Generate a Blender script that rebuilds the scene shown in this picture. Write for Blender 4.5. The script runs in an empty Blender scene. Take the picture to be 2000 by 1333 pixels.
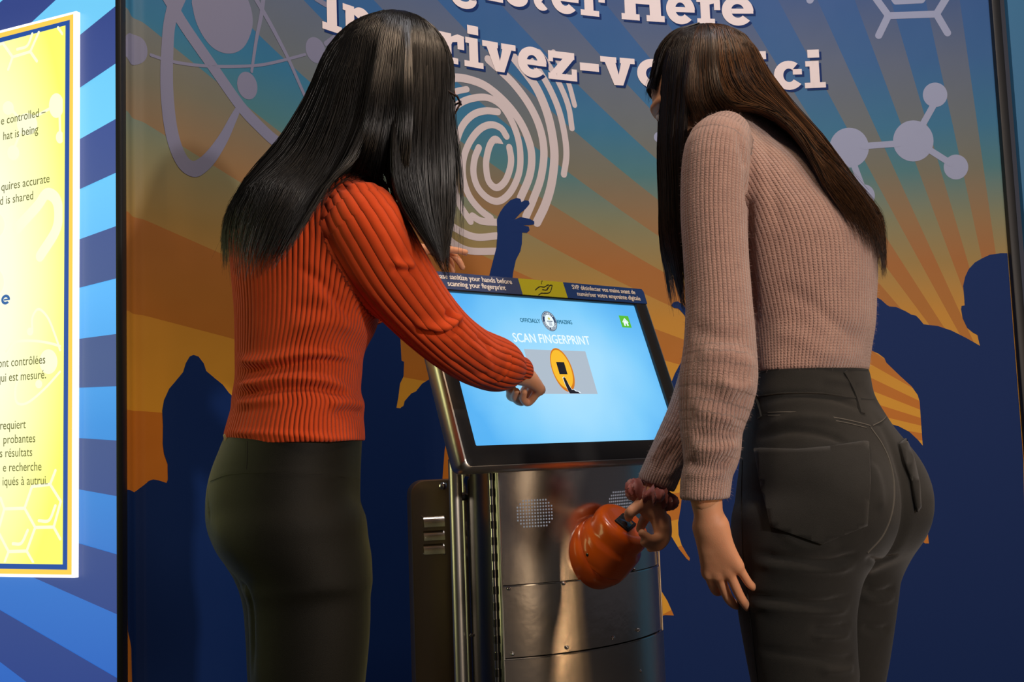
import bpy, bmesh, math, random
import numpy as np
from mathutils import Vector, Matrix, geometry
from mathutils.bvhtree import BVHTree

random.seed(7); rng = np.random.default_rng(7)
scene = bpy.context.scene
col = scene.collection
PI = math.pi

# ------------------------------------------------------------------ camera
F = 2200.0; H = 0.96
PITCH, ROLL = math.radians(5.356), math.radians(2.028)
CW = np.array([0, math.cos(PITCH), math.sin(PITCH)])
_u = np.array([0, -math.sin(PITCH), math.cos(PITCH)]); _r = np.array([1.0, 0, 0])
CR = math.cos(ROLL)*_r - math.sin(ROLL)*_u
CU = math.cos(ROLL)*_u + math.sin(ROLL)*_r
CP = np.array([0, 0, H])
cd = bpy.data.cameras.new('camera'); cam = bpy.data.objects.new('camera', cd); col.objects.link(cam)
cd.sensor_width = 36; cd.lens = 36*F/2000; cd.clip_start = 0.02
cam.matrix_world = Matrix(((CR[0], CU[0], -CW[0], 0), (CR[1], CU[1], -CW[1], 0), (CR[2], CU[2], -CW[2], H), (0, 0, 0, 1)))
scene.camera = cam

# ------------------------------------------------------------------ world, lamps, exposure
vs = scene.view_settings
vs.view_transform = 'Standard'; vs.look = 'None'; vs.exposure = 0; vs.gamma = 1
try: vs.use_curve_mapping = False
except Exception: pass
w = bpy.data.worlds.new('world'); scene.world = w; w.use_nodes = True
w.node_tree.nodes['Background'].inputs[0].default_value = (0.85, 0.80, 0.95, 1)
w.node_tree.nodes['Background'].inputs[1].default_value = 0.05

def lamp(name, loc, target, power, color, size, size_y=None, spread=None):
    l = bpy.data.lights.new(name, 'AREA'); l.energy = power; l.color = color; l.size = size
    if size_y: l.shape = 'RECTANGLE'; l.size_y = size_y
    if spread: l.spread = spread
    o = bpy.data.objects.new(name, l); col.objects.link(o)
    o.location = loc
    o.rotation_euler = (Vector(target)-Vector(loc)).to_track_quat('-Z', 'Y').to_euler()
    return o
lamp('key_lamp', (1.75, -0.75, 1.80), (0.15, 1.9, 1.2), 40, (1.0, 0.88, 0.80), 0.14)
lamp('strip_lamp', (2.05, 0.30, 0.60), (0.1, 2.1, 0.7), 5, (1.0, 0.60, 0.30), 0.05, 1.0)
lamp('strip_lamp', (2.45, 0.05, 0.60), (0.1, 2.1, 0.7), 5, (1.0, 0.62, 0.34), 0.05, 1.0)
lamp('added_reflection_lamp', (2.5, -0.9, 0.9), (0.2, 2.1, 0.9), 9, (1.0, 0.72, 0.48), 1.0, 1.6)  # large warm lamp added so the steel column has something to reflect
lamp('added_rim_lamp', (-2.0, 1.55, 1.2), (-0.40, 1.72, 1.0), 6, (0.95, 0.95, 0.42), 0.5, 1.4)  # unseen lamp added for the yellow rim on the woman in orange
lamp('ceiling_lamp', (1.0, 1.3, 3.0), (0.5, 1.9, 1.0), 14, (1.0, 0.70, 0.46), 0.3)
lamp('ceiling_lamp', (-0.1, 1.0, 3.0), (0.1, 2.0, 0.9), 12, (1.0, 0.76, 0.54), 0.3)
lamp('wall_wash_lamp', (0.7, 1.9, 3.3), (0.9, 3.2, 1.9), 14, (0.95, 0.95, 1.0), 0.9, 0.15)

# ------------------------------------------------------------------ helpers
def ray(x, y):
    return CW + (x-1000)/F*CR - (y-666.5)/F*CU
def P(x, y, Y):
    d = ray(x, y); return CP + d/d[1]*Y
def proj(p):
    q = np.asarray(p, float)-CP
    z = q@CW
    return np.stack([1000+F*(q@CR)/z, 666.5-F*(q@CU)/z], -1)

def lin(c, k=1.0):
    if isinstance(c, str): c = tuple(int(c[i:i+2], 16) for i in (0, 2, 4))
    r = []
    for v in c[:3]:
        v = v/255; v = v/12.92 if v <= 0.04045 else ((v+0.055)/1.055)**2.4
        r.append(min(v*k, 1.0))
    return (*r, 1)

def mat(name, color, rough=0.6, metal=0.0, spec=0.5, sheen=0.0, emis=None, estr=0.0, noise=0.0, nscale=60, bump=0.0, bscale=400, aniso=0.0, coat=0.0, sss=0.0):
    m = bpy.data.materials.new(name); m.use_nodes = True; nt = m.node_tree
    b = nt.nodes['Principled BSDF']
    b.inputs['Base Color'].default_value = color; b.inputs['Roughness'].default_value = rough
    b.inputs['Metallic'].default_value = metal; b.inputs['Specular IOR Level'].default_value = spec
    b.inputs['Sheen Weight'].default_value = sheen; b.inputs['Coat Weight'].default_value = coat
    b.inputs['Anisotropic'].default_value = aniso
    if sss:
        b.inputs['Subsurface Weight'].default_value = sss; b.inputs['Subsurface Radius'].default_value = (0.012, 0.005, 0.003); b.inputs['Subsurface Scale'].default_value = 1
    if emis: b.inputs['Emission Color'].default_value = emis; b.inputs['Emission Strength'].default_value = estr
    if noise:
        n = nt.nodes.new('ShaderNodeTexNoise'); n.inputs['Scale'].default_value = nscale; n.inputs['Detail'].default_value = 5
        tc = nt.nodes.new('ShaderNodeTexCoord'); nt.links.new(tc.outputs['Object'], n.inputs['Vector'])
        mx = nt.nodes.new('ShaderNodeMix'); mx.data_type = 'RGBA'
        mx.inputs[6].default_value = tuple(c*(1-noise) for c in color[:3])+(1,)
        mx.inputs[7].default_value = tuple(min(1, c*(1+noise)) for c in color[:3])+(1,)
        nt.links.new(n.outputs['Fac'], mx.inputs[0]); nt.links.new(mx.outputs[2], b.inputs['Base Color'])
    if bump:
        n = nt.nodes.new('ShaderNodeTexNoise'); n.inputs['Scale'].default_value = bscale; n.inputs['Detail'].default_value = 4
        tc = nt.nodes.new('ShaderNodeTexCoord'); nt.links.new(tc.outputs['Object'], n.inputs['Vector'])
        bp = nt.nodes.new('ShaderNodeBump'); bp.inputs['Strength'].default_value = 1; bp.inputs['Distance'].default_value = bump
        nt.links.new(n.outputs['Fac'], bp.inputs['Height']); nt.links.new(bp.outputs[0], b.inputs['Normal'])
    return m

def fastmesh(name, V, Fc, smooth=True):
    """V (n,3) array, Fc (m,k) int array or list of lists"""
    me = bpy.data.meshes.new(name)
    V = np.asarray(V, np.float32)
    if isinstance(Fc, np.ndarray):
        k = Fc.shape[1]; nf = len(Fc)
        me.vertices.add(len(V)); me.vertices.foreach_set('co', V.ravel())
        me.loops.add(nf*k); me.loops.foreach_set('vertex_index', Fc.astype(np.int32).ravel())
        me.polygons.add(nf); me.polygons.foreach_set('loop_start', np.arange(0, nf*k, k, dtype=np.int32))
        me.update(calc_edges=True)
    else:
        me.from_pydata([tuple(map(float, v)) for v in V], [], Fc); me.update()
    if smooth: me.polygons.foreach_set('use_smooth', np.ones(len(me.polygons), bool))
    return me

def link(name, me, m, parent=None):
    o = bpy.data.objects.new(name, me); col.objects.link(o)
    if m: me.materials.clear(); me.materials.append(m)
    if parent:
        o.parent = parent
        L = Matrix.Identity(4); q = parent
        while q: L = q.matrix_basis @ L if False else L; q = q.parent
        off = Vector((0, 0, 0)); q = parent
        while q: off += Vector(q.location); q = q.parent
        o.location = -off      # meshes are written in world coordinates; things stand unrotated
    return o
def empty(name, loc):
    o = bpy.data.objects.new(name, None); col.objects.link(o); o.location = loc; o.empty_display_size = 0.1
    return o
def tag(o, label, cat, group=None):
    o['label'] = label; o['category'] = cat
    if group: o['group'] = group
def struct(o): o['kind'] = 'structure'; return o

class MB:
    """collects shapes in one mesh"""
    def __init__(s): s.v = []; s.f = []
    def add(s, V, Fc):
        n = len(s.v); s.v += [tuple(map(float, v)) for v in V]; s.f += [[i+n for i in f] for f in Fc]; return s
    def box(s, c, a, b, d):
        """centre and three half-vectors"""
        c, a, b, d = map(np.asarray, (c, a, b, d))
        V = [c+i*a+j*b+k*d for i in (-1, 1) for j in (-1, 1) for k in (-1, 1)]
        return s.add(V, [[0, 1, 3, 2], [4, 6, 7, 5], [0, 4, 5, 1], [2, 3, 7, 6], [0, 2, 6, 4], [1, 5, 7, 3]])
    def prism(s, pts, off):
        pts = [np.asarray(p, float) for p in pts]; n = len(pts); off = np.asarray(off)
        V = pts+[p+off for p in pts]
        return s.add(V, [list(range(n))[::-1], list(range(n, 2*n))]+[[i, (i+1) % n, n+(i+1) % n, n+i] for i in range(n)])
    def lathe(s, c, ax, prof, n=48, cap=True):
        ax = np.asarray(ax, float); ax = ax/np.linalg.norm(ax)
        t = np.cross(ax, [0, 0, 1]) if abs(ax[2]) < .95 else np.cross(ax, [1, 0, 0]); t /= np.linalg.norm(t); b = np.cross(ax, t)
        V = []; Fc = []
        for (r, h) in prof:
            for i in range(n):
                a = 2*PI*i/n; V.append(np.asarray(c)+ax*h+(t*math.cos(a)+b*math.sin(a))*r)
        for j in range(len(prof)-1):
            for i in range(n): Fc.append([j*n+i, j*n+(i+1) % n, (j+1)*n+(i+1) % n, (j+1)*n+i])
        if cap: Fc.append(list(range(n))[::-1]); Fc.append([(len(prof)-1)*n+i for i in range(n)])
        return s.add(V, Fc)
    def tube(s, pts, r, n=10, cap=True):
        pts = np.asarray(pts, float); m = len(pts); rr = np.full(m, r) if np.isscalar(r) else np.asarray(r)
        T = np.gradient(pts, axis=0); T /= np.linalg.norm(T, axis=1)[:, None]
        t = np.cross(T[0], [0.1, 0.2, 1.0]); t /= np.linalg.norm(t); V = []; Fc = []
        for j in range(m):
            t = t-T[j]*(t@T[j]); t /= np.linalg.norm(t); b = np.cross(T[j], t)
            for i in range(n):
                a = 2*PI*i/n; V.append(pts[j]+(t*math.cos(a)+b*math.sin(a))*rr[j])
        for j in range(m-1):
            for i in range(n): Fc.append([j*n+i, j*n+(i+1) % n, (j+1)*n+(i+1) % n, (j+1)*n+i])
        if cap: Fc.append(list(range(n))[::-1]); Fc.append([(m-1)*n+i for i in range(n)])
        return s.add(V, Fc)
    def build(s, name, m, parent=None, smooth=False, bevel=0, seg=2):
        me = bpy.data.meshes.new(name); me.from_pydata(s.v, [], s.f); me.update()
        bm = bmesh.new(); bm.from_mesh(me); bmesh.ops.recalc_face_normals(bm, faces=bm.faces[:])
        if bevel:
            ed = [e for e in bm.edges if len(e.link_faces) == 2 and e.calc_face_angle(0) > 0.5]
            bmesh.ops.bevel(bm, geom=ed, offset=bevel, segments=seg, profile=0.5, affect='EDGES')
        if smooth or bevel:
            for f in bm.faces: f.smooth = True
        bm.to_mesh(me); bm.free()
        if smooth or bevel: me.set_sharp_from_angle(angle=math.radians(38))
        return link(name, me, m, parent)

def cr(pts, n=8, closed=False):
    """Catmull-Rom through points (any dimension)"""
    p = np.asarray(pts, float); m = len(p)
    if closed: q = np.vstack([p[-1], p, p[0], p[1]]); segs = m
    else: q = np.vstack([2*p[0]-p[1], p, 2*p[-1]-p[-2]]); segs = m-1
    out = []
    for i in range(segs):
        a, b, c, d = q[i], q[i+1], q[i+2], q[i+3]
        for k in range(n):
            t = k/n
            out.append(0.5*((2*b)+(-a+c)*t+(2*a-5*b+4*c-d)*t*t+(-a+3*b-3*c+d)*t**3))
    if not closed: out.append(q[-2])
    return np.array(out)

# ------------------------------------------------------------------ flat or curved sign surfaces: pixel of the photograph -> (s, z) -> point
class Surf:
    def __init__(s, X, Y, flip=False):
        s.X, s.Y = np.asarray(X, float), np.asarray(Y, float)
        s.s = np.concatenate([[0], np.cumsum(np.hypot(np.diff(s.X), np.diff(s.Y)))])
        s.dx, s.dy = np.gradient(s.X, s.s), np.gradient(s.Y, s.s)
    def sz(s, x, y):
        d = ray(x, y); t = d[0]/d[1]; T = s.X/s.Y
        Y = np.interp(t, T, s.Y); return np.array([np.interp(t, T, s.s), H+Y*d[2]/d[1]])
    def pt(s, q, off=0):
        q = np.asarray(q, float)
        if s.bump: off = off+s.bump(q[..., 0])
        x = np.interp(q[..., 0], s.s, s.X); y = np.interp(q[..., 0], s.s, s.Y)
        # extrapolate beyond the ends
        tx = np.interp(q[..., 0], s.s, s.dx); ty = np.interp(q[..., 0], s.s, s.dy); n = np.hypot(tx, ty)
        over = q[..., 0]-np.clip(q[..., 0], s.s[0], s.s[-1])
        return np.stack([x+tx/n*over+ty/n*off, y+ty/n*over-tx/n*off, q[..., 1]], -1)
    bump = None
    def decal(s, polys, name, m, parent, off=0.001, thick=0.0006, step=0.06, px=True, cut=True):
        """polys: list of outlines; each either in photo pixels (px) or (s,z); built as thin printed film on the surface"""
        V = []; Fc = []
        bm = bmesh.new()
        for k, pl in enumerate(polys):
            q = [s.sz(*p) for p in pl] if px else pl
            q3 = [Vector((float(a[0]), float(a[1]), k*1e-7)) for a in q]
            tris = geometry.tessellate_polygon([q3])
            vs_ = [bm.verts.new(v) for v in q3]
            for t in tris:
                try: bm.faces.new([vs_[i] for i in t])
                except ValueError: pass
        if cut and bm.verts:
            xs = [v.co.x for v in bm.verts]; g = math.floor(min(xs)/step)*step
            while g < max(xs):
                bmesh.ops.bisect_plane(bm, geom=bm.verts[:]+bm.edges[:]+bm.faces[:], plane_co=(g, 0, 0), plane_no=(1, 0, 0), dist=1e-6)
                g += step if g > .14 or s.bump is None else .006
        bm.verts.index_update(); bm.faces.ensure_lookup_table()
        bmesh.ops.recalc_face_normals(bm, faces=bm.faces[:])
        V = np.array([tuple(v.co) for v in bm.verts]); zoff = V[:, 2]*20
        uv = V[:, :2].copy(); Fc = [[v.index for v in f.verts] for f in bm.faces]; bm.free()
        W3 = s.pt(uv, off)
        tn = np.stack([np.interp(uv[:, 0], s.s, s.dy), -np.interp(uv[:, 0], s.s, s.dx), 0*uv[:, 0]], -1)
        W3 = W3+tn*zoff[:, None]
        # face winding: towards the viewer
        FF = []
        for f in Fc:
            a, b, c = W3[f[0]], W3[f[1]], W3[f[2]]
            nrm = np.cross(b-a, c-a); FF.append(f if nrm@(CP-a) > 0 else f[::-1])
        me = bpy.data.meshes.new(name); me.from_pydata([tuple(map(float, v)) for v in W3], [], FF); me.update()
        l = me.uv_layers.new(name='sz')
        for lp in me.loops: l.data[lp.index].uv = uv[lp.vertex_index]
        return link(name, me, m, parent)

def stroke(pts, w, n=6, cap=True, smooth=True, w_end=None):
    """outline of a round-ended stroke through points, same units"""
    p = cr(pts, n) if smooth and len(pts) > 2 else np.asarray(pts, float)
    T = np.gradient(p, axis=0); T /= np.maximum(np.linalg.norm(T, axis=1), 1e-9)[:, None]; N = np.stack([-T[:, 1], T[:, 0]], -1)
    ww = np.interp(np.linspace(0, 1, len(p)), np.linspace(0, 1, len(w)), w) if hasattr(w, '__len__') else np.full(len(p), w)
    L = p+N*ww[:, None]/2; R = p-N*ww[:, None]/2
    out = list(L)
    if cap:
        for k in range(1, 6):
            a = PI/2-PI*k/6; out.append(p[-1]+(N[-1]*math.sin(a)+T[-1]*math.cos(a))*ww[-1]/2)
    out += list(R[::-1])
    if cap:
        for k in range(1, 6):
            a = -PI/2+PI*k/6; out.append(p[0]+(N[0]*math.sin(a)-T[0]*math.cos(a))*ww[0]/2)
    return out
def ell(cx, cy, rx, ry, rot=0, n=40):
    r = math.radians(rot); return [(cx+rx*math.cos(a)*math.cos(r)-ry*math.sin(a)*math.sin(r), cy+rx*math.cos(a)*math.sin(r)+ry*math.sin(a)*math.cos(r)) for a in np.linspace(0, 2*PI, n, endpoint=False)]
def zm(pts, k, ox, oy): return [(ox+a/k, oy+b/k) for a, b in pts]

# ------------------------------------------------------------------ slab letters (unit = x-height), outlines inside [0,w]
def rc(a, b, c, d): return [(a, b), (c, b), (c, d), (a, d)]
def arc(cx, cy, rx, ry, t, a0, a1, n=22):
    A = np.radians(np.linspace(a0, a1, n)); o = [(cx+rx*math.cos(a), cy+ry*math.sin(a)) for a in A]
    return o+[(cx+(rx-t)*math.cos(a), cy+(ry-t*.85)*math.sin(a)) for a in A[::-1]]
def slab(ch, w):
    s = .34; e = .2; c = w/2
    if ch == 'i': return [rc(0, 0, w, e), rc(c-.17, 0, c+.17, 1), rc(.08*w, .8, c, 1), rc(c-.22, 1.12, c+.2, 1.42)]
    if ch == 'I': return [rc(0, 0, w, .22), rc(c-.19, 0, c+.19, 1.42), rc(0, 1.2, w, 1.42)]
    if ch == 'H': return [rc(0, 0, w*.42, .22), rc(w*.58, 0, w, .22), rc(0, 1.2, w*.42, 1.42), rc(w*.58, 1.2, w, 1.42), rc(w*.08, 0, w*.34, 1.42), rc(w*.66, 0, w*.92, 1.42), rc(w*.2, .6, w*.8, .86)]
    if ch == 'v': return [[(w*.1, .9), (w*.42, .9), (w*.52, .38), (w*.62, .9), (w*.9, .9), (w*.64, 0), (w*.38, 0)], rc(0, .8, w*.47, 1), rc(w*.57, .8, w, 1)]
    if ch == 'z': return [rc(.02, .76, w*.93, 1), rc(0, 0, w, .22), [(w*.55, .8), (w*.93, .8), (w*.42, .15), (.02, .15)], rc(.02, .62, .2, .9), rc(w-.2, .1, w, .42)]
    if ch == '-': return [rc(0, .42, w, .7)]
    if ch == 'o': return [arc(c, .5, w/2, .54, s, 0, 181), arc(c, .5, w/2, .54, s, 179, 361)]
    if ch == 'c': return [arc(c+.03, .5, w/2, .54, s, 52, 322), rc(w*.66, .52, w*.96, .72)]
    if ch == 'e': return [arc(c, .5, w/2, .54, s, 0, 181), arc(c, .5, w/2, .54, s, 179, 318), rc(w*.3, .4, w*.99, .58)]
    if ch == 'r': return [rc(0, 0, w*.75, e), rc(w*.16, 0, w*.16+s, 1), rc(0, .8, w*.4, 1), [(w*.4, .45), (w*.55, .72), (w*.74, .76), (w*.74, .52), (w, .52), (w, .98), (w*.75, 1.02), (w*.5, .9)]]
    if ch == 'n': return [rc(0, 0, w*.48, e), rc(.1, 0, .1+s, 1), rc(0, .8, .3, 1), arc(w*.55, .56, w*.33, .48, s*.95, 0, 150), rc(w*.88-s*.95, 0, w*.88, .58), rc(w*.54, 0, w, e)]
    if ch == 'u': return [rc(0, .8, .4, 1), rc(.1, .4, .1+s, 1), arc(w*.5, .42, w*.4, .46, s*.95, 180, 340), rc(w*.88-s, 0, w*.88, 1), rc(w*.55, .8, w*.8, 1), rc(w*.7, 0, w, e)]
    if ch == 's': return [arc(c, .73, w*.44, .31, .26, 20, 268), arc(c, .28, w*.48, .32, .28, -160, 92), rc(w*.66, .62, w*.9, .86), rc(.02, .14, w*.26, .38)]
    if ch == 't': return [rc(.12, .3, .12+s, 1.3), rc(0, .78, w*.9, 1), arc(.12+w*.42, .34, w*.42, .38, s*.9, 180, 310)]
    if ch == 'g': return [arc(c*.92, .52, w*.42, .46, .28, 0, 181), arc(c*.92, .52, w*.42, .46, .28, 179, 361), rc(w*.72, .8, w, 1), rc(w*.68, -.1, w*.92, .95), arc(c*.95, -.12, w*.46, .34, .28, 190, 360)]
    if ch == 'q': return [arc(c*.92, .5, w*.42, .54, .3, 0, 181), arc(c*.92, .5, w*.42, .54, .3, 179, 361), rc(w*.62, -.4, w*.62+.3, 1)]
    return []

# ------------------------------------------------------------------ back wall: curved printed fabric
KN = [100, 235, 500, 785, 1034, 1300, 1600, 2000, 2300]; YW = np.radians([58, 58.16, 57.88, 42.91, 27.75, 15.19, -0.74, -6.14, -7])
def wall_curve(x0, x1, n=300):
    t = np.linspace((x0-1000)/F, (x1-1000)/F, n); a = np.interp(1000+t*F, KN, YW); Y = np.zeros(n); i0 = int(np.argmin(abs(t))); Y[i0] = 3.0; dt = t[1]-t[0]
    for i in range(i0, n-1): ta = math.tan(a[i]); Y[i+1] = Y[i]+dt*Y[i]*ta/(1-t[i]*ta)
    for i in range(i0, 0, -1): ta = math.tan(a[i]); Y[i-1] = Y[i]-dt*Y[i]*ta/(1-t[i]*ta)
    return t*Y, Y
WALL = Surf(*wall_curve(236, 1985))
WALL.bump = lambda q: -.009*np.exp(-((q-.034)/.012)**2)+.003*np.exp(-((q-.010)/.008)**2)
SC = WALL.sz(2022, 878.9)

def ramp(nt, stops, fac):
    r = nt.nodes.new('ShaderNodeValToRGB'); el = r.color_ramp.elements
    stops = sorted(stops)
    el[0].position, el[0].color = stops[0]; el[1].position, el[1].color = stops[-1]
    for p_, c_ in stops[1:-1]: e = el.new(p_); e.color = c_
    nt.links.new(fac, r.inputs[0]); return r.outputs[0]
def mth(nt, op, a, b=None, c=None):
    n = nt.nodes.new('ShaderNodeMath'); n.operation = op
    for i, v in enumerate((a, b, c)):
        if v is None: continue
        if isinstance(v, (int, float)): n.inputs[i].default_value = float(v)
        else: nt.links.new(v, n.inputs[i])
    return n.outputs[0]
def sunburst():
    m = bpy.data.materials.new('printed_sunburst'); m.use_nodes = True; nt = m.node_tree; b = nt.nodes['Principled BSDF']
    b.inputs['Roughness'].default_value = 0.55; b.inputs['Specular IOR Level'].default_value = 0.3
    uv = nt.nodes.new('ShaderNodeUVMap'); uv.uv_map = 'sz'
    sp = nt.nodes.new('ShaderNodeSeparateXYZ'); nt.links.new(uv.outputs[0], sp.inputs[0])
    dx = mth(nt, 'SUBTRACT', float(SC[0]), sp.outputs[0]); dz = mth(nt, 'SUBTRACT', sp.outputs[1], float(SC[1]))
    ang = mth(nt, 'ARCTAN2', dz, dx)
    t = mth(nt, 'DIVIDE', mth(nt, 'SUBTRACT', math.radians(90.597), ang), math.radians(4.1503)*2)
    fr = mth(nt, 'FRACT', t)
    d = mth(nt, 'GREATER_THAN', fr, 0.5)
    z = mth(nt, 'DIVIDE', sp.outputs[1], 2.6)
    K = 1.0
    Ls = [(2.3, (45, 85, 145)), (2.05, (46, 95, 150)), (1.85, (48, 112, 150)), (1.72, (70, 120, 130)), (1.58, (125, 128, 100)), (1.45, (155, 130, 75)), (1.3, (195, 140, 50)), (1.05, (218, 158, 45)), (0.6, (232, 170, 52))]
    Ds = [(2.3, (48, 82, 138)), (2.05, (88, 102, 128)), (1.85, (100, 110, 115)), (1.72, (112, 112, 98)), (1.58, (142, 112, 76)), (1.45, (162, 106, 52)), (1.3, (172, 112, 42)), (1.05, (196, 118, 32)), (0.6, (204, 126, 40))]
    cl = ramp(nt, [(zz/2.6, lin(c, K)) for zz, c in Ls], z); cdk = ramp(nt, [(zz/2.6, lin(c, K)) for zz, c in Ds], z)
    mx = nt.nodes.new('ShaderNodeMix'); mx.data_type = 'RGBA'; nt.links.new(d, mx.inputs[0]); nt.links.new(cl, mx.inputs[6]); nt.links.new(cdk, mx.inputs[7])
    nt.links.new(mx.outputs[2], b.inputs['Base Color'])
    # fine weave of the fabric
    wv = nt.nodes.new('ShaderNodeTexNoise'); wv.inputs['Scale'].default_value = 9; wv.inputs['Detail'].default_value = 1
    bp = nt.nodes.new('ShaderNodeBump'); bp.inputs['Distance'].default_value = 0.004; bp.inputs['Strength'].default_value = 0.6
    nt.links.new(uv.outputs[0], wv.inputs['Vector']); nt.links.new(wv.outputs[0], bp.inputs['Height']); nt.links.new(bp.outputs[0], b.inputs['Normal'])
    return m
M_SUN = sunburst()
M_NAVY = mat('navy_print', lin((16, 46, 104), 1.0), 0.6, spec=0.15)
M_WHITE = mat('white_print', lin((232, 222, 226), 1.0), 0.6, spec=0.2)
M_LAV = mat('pale_lavender_print', lin((150, 160, 192), 1.0), 0.6, spec=0.2)
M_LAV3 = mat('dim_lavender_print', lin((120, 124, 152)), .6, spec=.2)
M_LAV2 = mat('pale_fingerprint_print', lin((200, 192, 198), 1.0), 0.6, spec=0.2)
M_BLACK = mat('black_trim', (0.008, 0.009, 0.011, 1), 0.5)

def build_wall():
    ss = np.concatenate([np.linspace(0, .16, 44), np.linspace(.18, WALL.s[-1], 90)]); zs = [0, .3, .6, .9, 1.2, 1.5, 1.8, 2.1, 2.4, 2.6]
    off = 0*ss
    V = []; UV = []
    for a, o in zip(ss, off):
        for z in zs: V.append(WALL.pt((a, z), o)); UV.append((a, z))
    n = len(zs); Fc = [[i*n+j, (i+1)*n+j, (i+1)*n+j+1, i*n+j+1] for i in range(len(ss)-1) for j in range(n-1)]
    me = fastmesh('wall_back', V, Fc); l = me.uv_layers.new(name='sz')
    for lp in me.loops: l.data[lp.index].uv = UV[lp.vertex_index]
    return struct(link('wall_back', me, M_SUN))
WB = build_wall()

navy = [(250, 1500), (250, 1430), (236, 956), (246, 957), (262, 960), (268, 962), (273, 958), (278, 952), (290, 940), (299, 937), (310, 939), (325, 944), (327.5, 937), (327, 907), (320, 887), (317.5, 867), (318, 832), (316.5, 802), (320, 782), (330, 760), (345, 742), (357.5, 727), (362.5, 710), (370, 697), (377.5, 693.5), (387.5, 697), (397.5, 710), (402.5, 725), (420, 740), (435, 752), (447, 768), (470, 790), (520, 760), (560, 700), (640, 645), (720, 600), (770, 612), (779, 640), (782, 667), (784, 705), (789, 707), (788, 735), (781, 750), (778, 775), (774, 797), (781, 798), (788, 793), (790, 784), (803, 769), (812, 765), (824, 750), (837, 742), (850, 730), (900, 700), (1000, 650), (1200, 640), (1260, 760), (1300, 765), (1312, 745), (1318, 730), (1330, 708), (1345, 690), (1400, 650), (1500, 610), (1600, 590), (1703, 579), (1712, 581), (1721, 586), (1732, 596), (1737, 599), (1750, 600), (1768, 608), (1780, 615), (1789, 617), (1796, 624), (1804, 634), (1831, 637), (1858, 646), (1888, 661), (1914, 676), (1911, 664), (1909, 655), (1900, 650), (1889, 641), (1880, 622), (1877, 604), (1878, 598), (1884, 597), (1883, 580), (1881, 559), (1885, 541), (1892, 526), (1904, 513), (1918, 505), (1933, 498), (1954, 495), (1969, 495), (1984, 503), (1996, 515), (2015, 560), (2020, 900), (2010, 1500), (1500, 1500), (900, 1500), (500, 1500)]
def lohi(p): return [(x, min(y, 1750)) for x, y in p]
q_ = [WALL.sz(*p) for p in navy]
q_[0] = (0.012, 0.02); q_[1] = (0.012, .3); smax = WALL.s[-1]
q_ = [(min(max(a, .004), smax-.003), max(b, 0.02)) for a, b in q_]
WALL.decal([q_], 'crowd_silhouette', M_NAVY, WB, off=0.0006, px=False)
arm = zm([(380, 1420), (430, 1280), (445, 1220), (470, 1120), (475, 1050), (472, 970), (490, 930), (510, 900), (545, 865), (580, 852), (600, 858), (605, 875), (625, 865), (645, 868), (650, 885), (630, 910), (600, 935), (568, 970), (600, 956), (650, 966), (675, 980), (675, 996), (650, 1000), (615, 1001), (645, 1008), (650, 1028), (635, 1042), (610, 1040), (608, 1100), (600, 1140), (575, 1190), (560, 1260), (545, 1420)], 2.777, 800, 80)
WALL.decal([arm], 'raised_arm_silhouette', M_NAVY, WB, off=0.0012)
curl = [(1311, 597), (1315, 591), (1323, 589), (1333, 595), (1345, 610), (1350, 640), (1340, 622), (1335, 614), (1325, 603), (1316, 602)]
WALL.decal([curl], 'hair_tip_silhouette', M_NAVY, WB, off=0.0012)
patches = [
    [(1690, 672), (1703, 686), (1715, 691), (1727, 700), (1731, 709), (1759, 736), (1780, 755), (1792, 772), (1796, 785), (1798, 816), (1802, 871), (1793, 860), (1776, 844), (1755, 833), (1740, 829), (1690, 825)],
    [(1802, 970), (1807, 994), (1811, 1033), (1814, 1062), (1807, 1062), (1797, 1056), (1780, 1040), (1785, 990)],
    [(1300, 880), (1300, 989), (1305, 1025), (1311, 1048), (1326, 1073), (1341, 1092), (1346, 1096), (1347, 1091), (1342, 1084), (1331, 1065), (1325, 1045), (1324, 1022), (1329, 993), (1332, 967), (1334, 880)],
    [(1257.5, 1107), (1262, 1119), (1273, 1134), (1289, 1151), (1303, 1174), (1316, 1203), (1299, 1202), (1286, 1206), (1272, 1216), (1260, 1230), (1254.6, 1246), (1252, 1266), (1251, 1300), (1240, 1300), (1240, 1240), (1247, 1229), (1260, 1209), (1270, 1196), (1267.5, 1177), (1262, 1151), (1259, 1128)],
    [(1240, 1316), (1252, 1318), (1259, 1321), (1262, 1340), (1262, 1370), (1240, 1370)],
    [(241, 1104), (246, 1107), (245, 1167), (247, 1232), (255, 1267), (258, 1333), (258, 1400), (243, 1400)],
    [(876, 840), (868, 880), (862, 960), (870, 1000), (930, 1000), (930, 850)]]
WALL.decal([[(a, b) for a, b in p] for p in patches], 'glow_patch', M_SUN, WB, off=0.0010)
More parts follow.
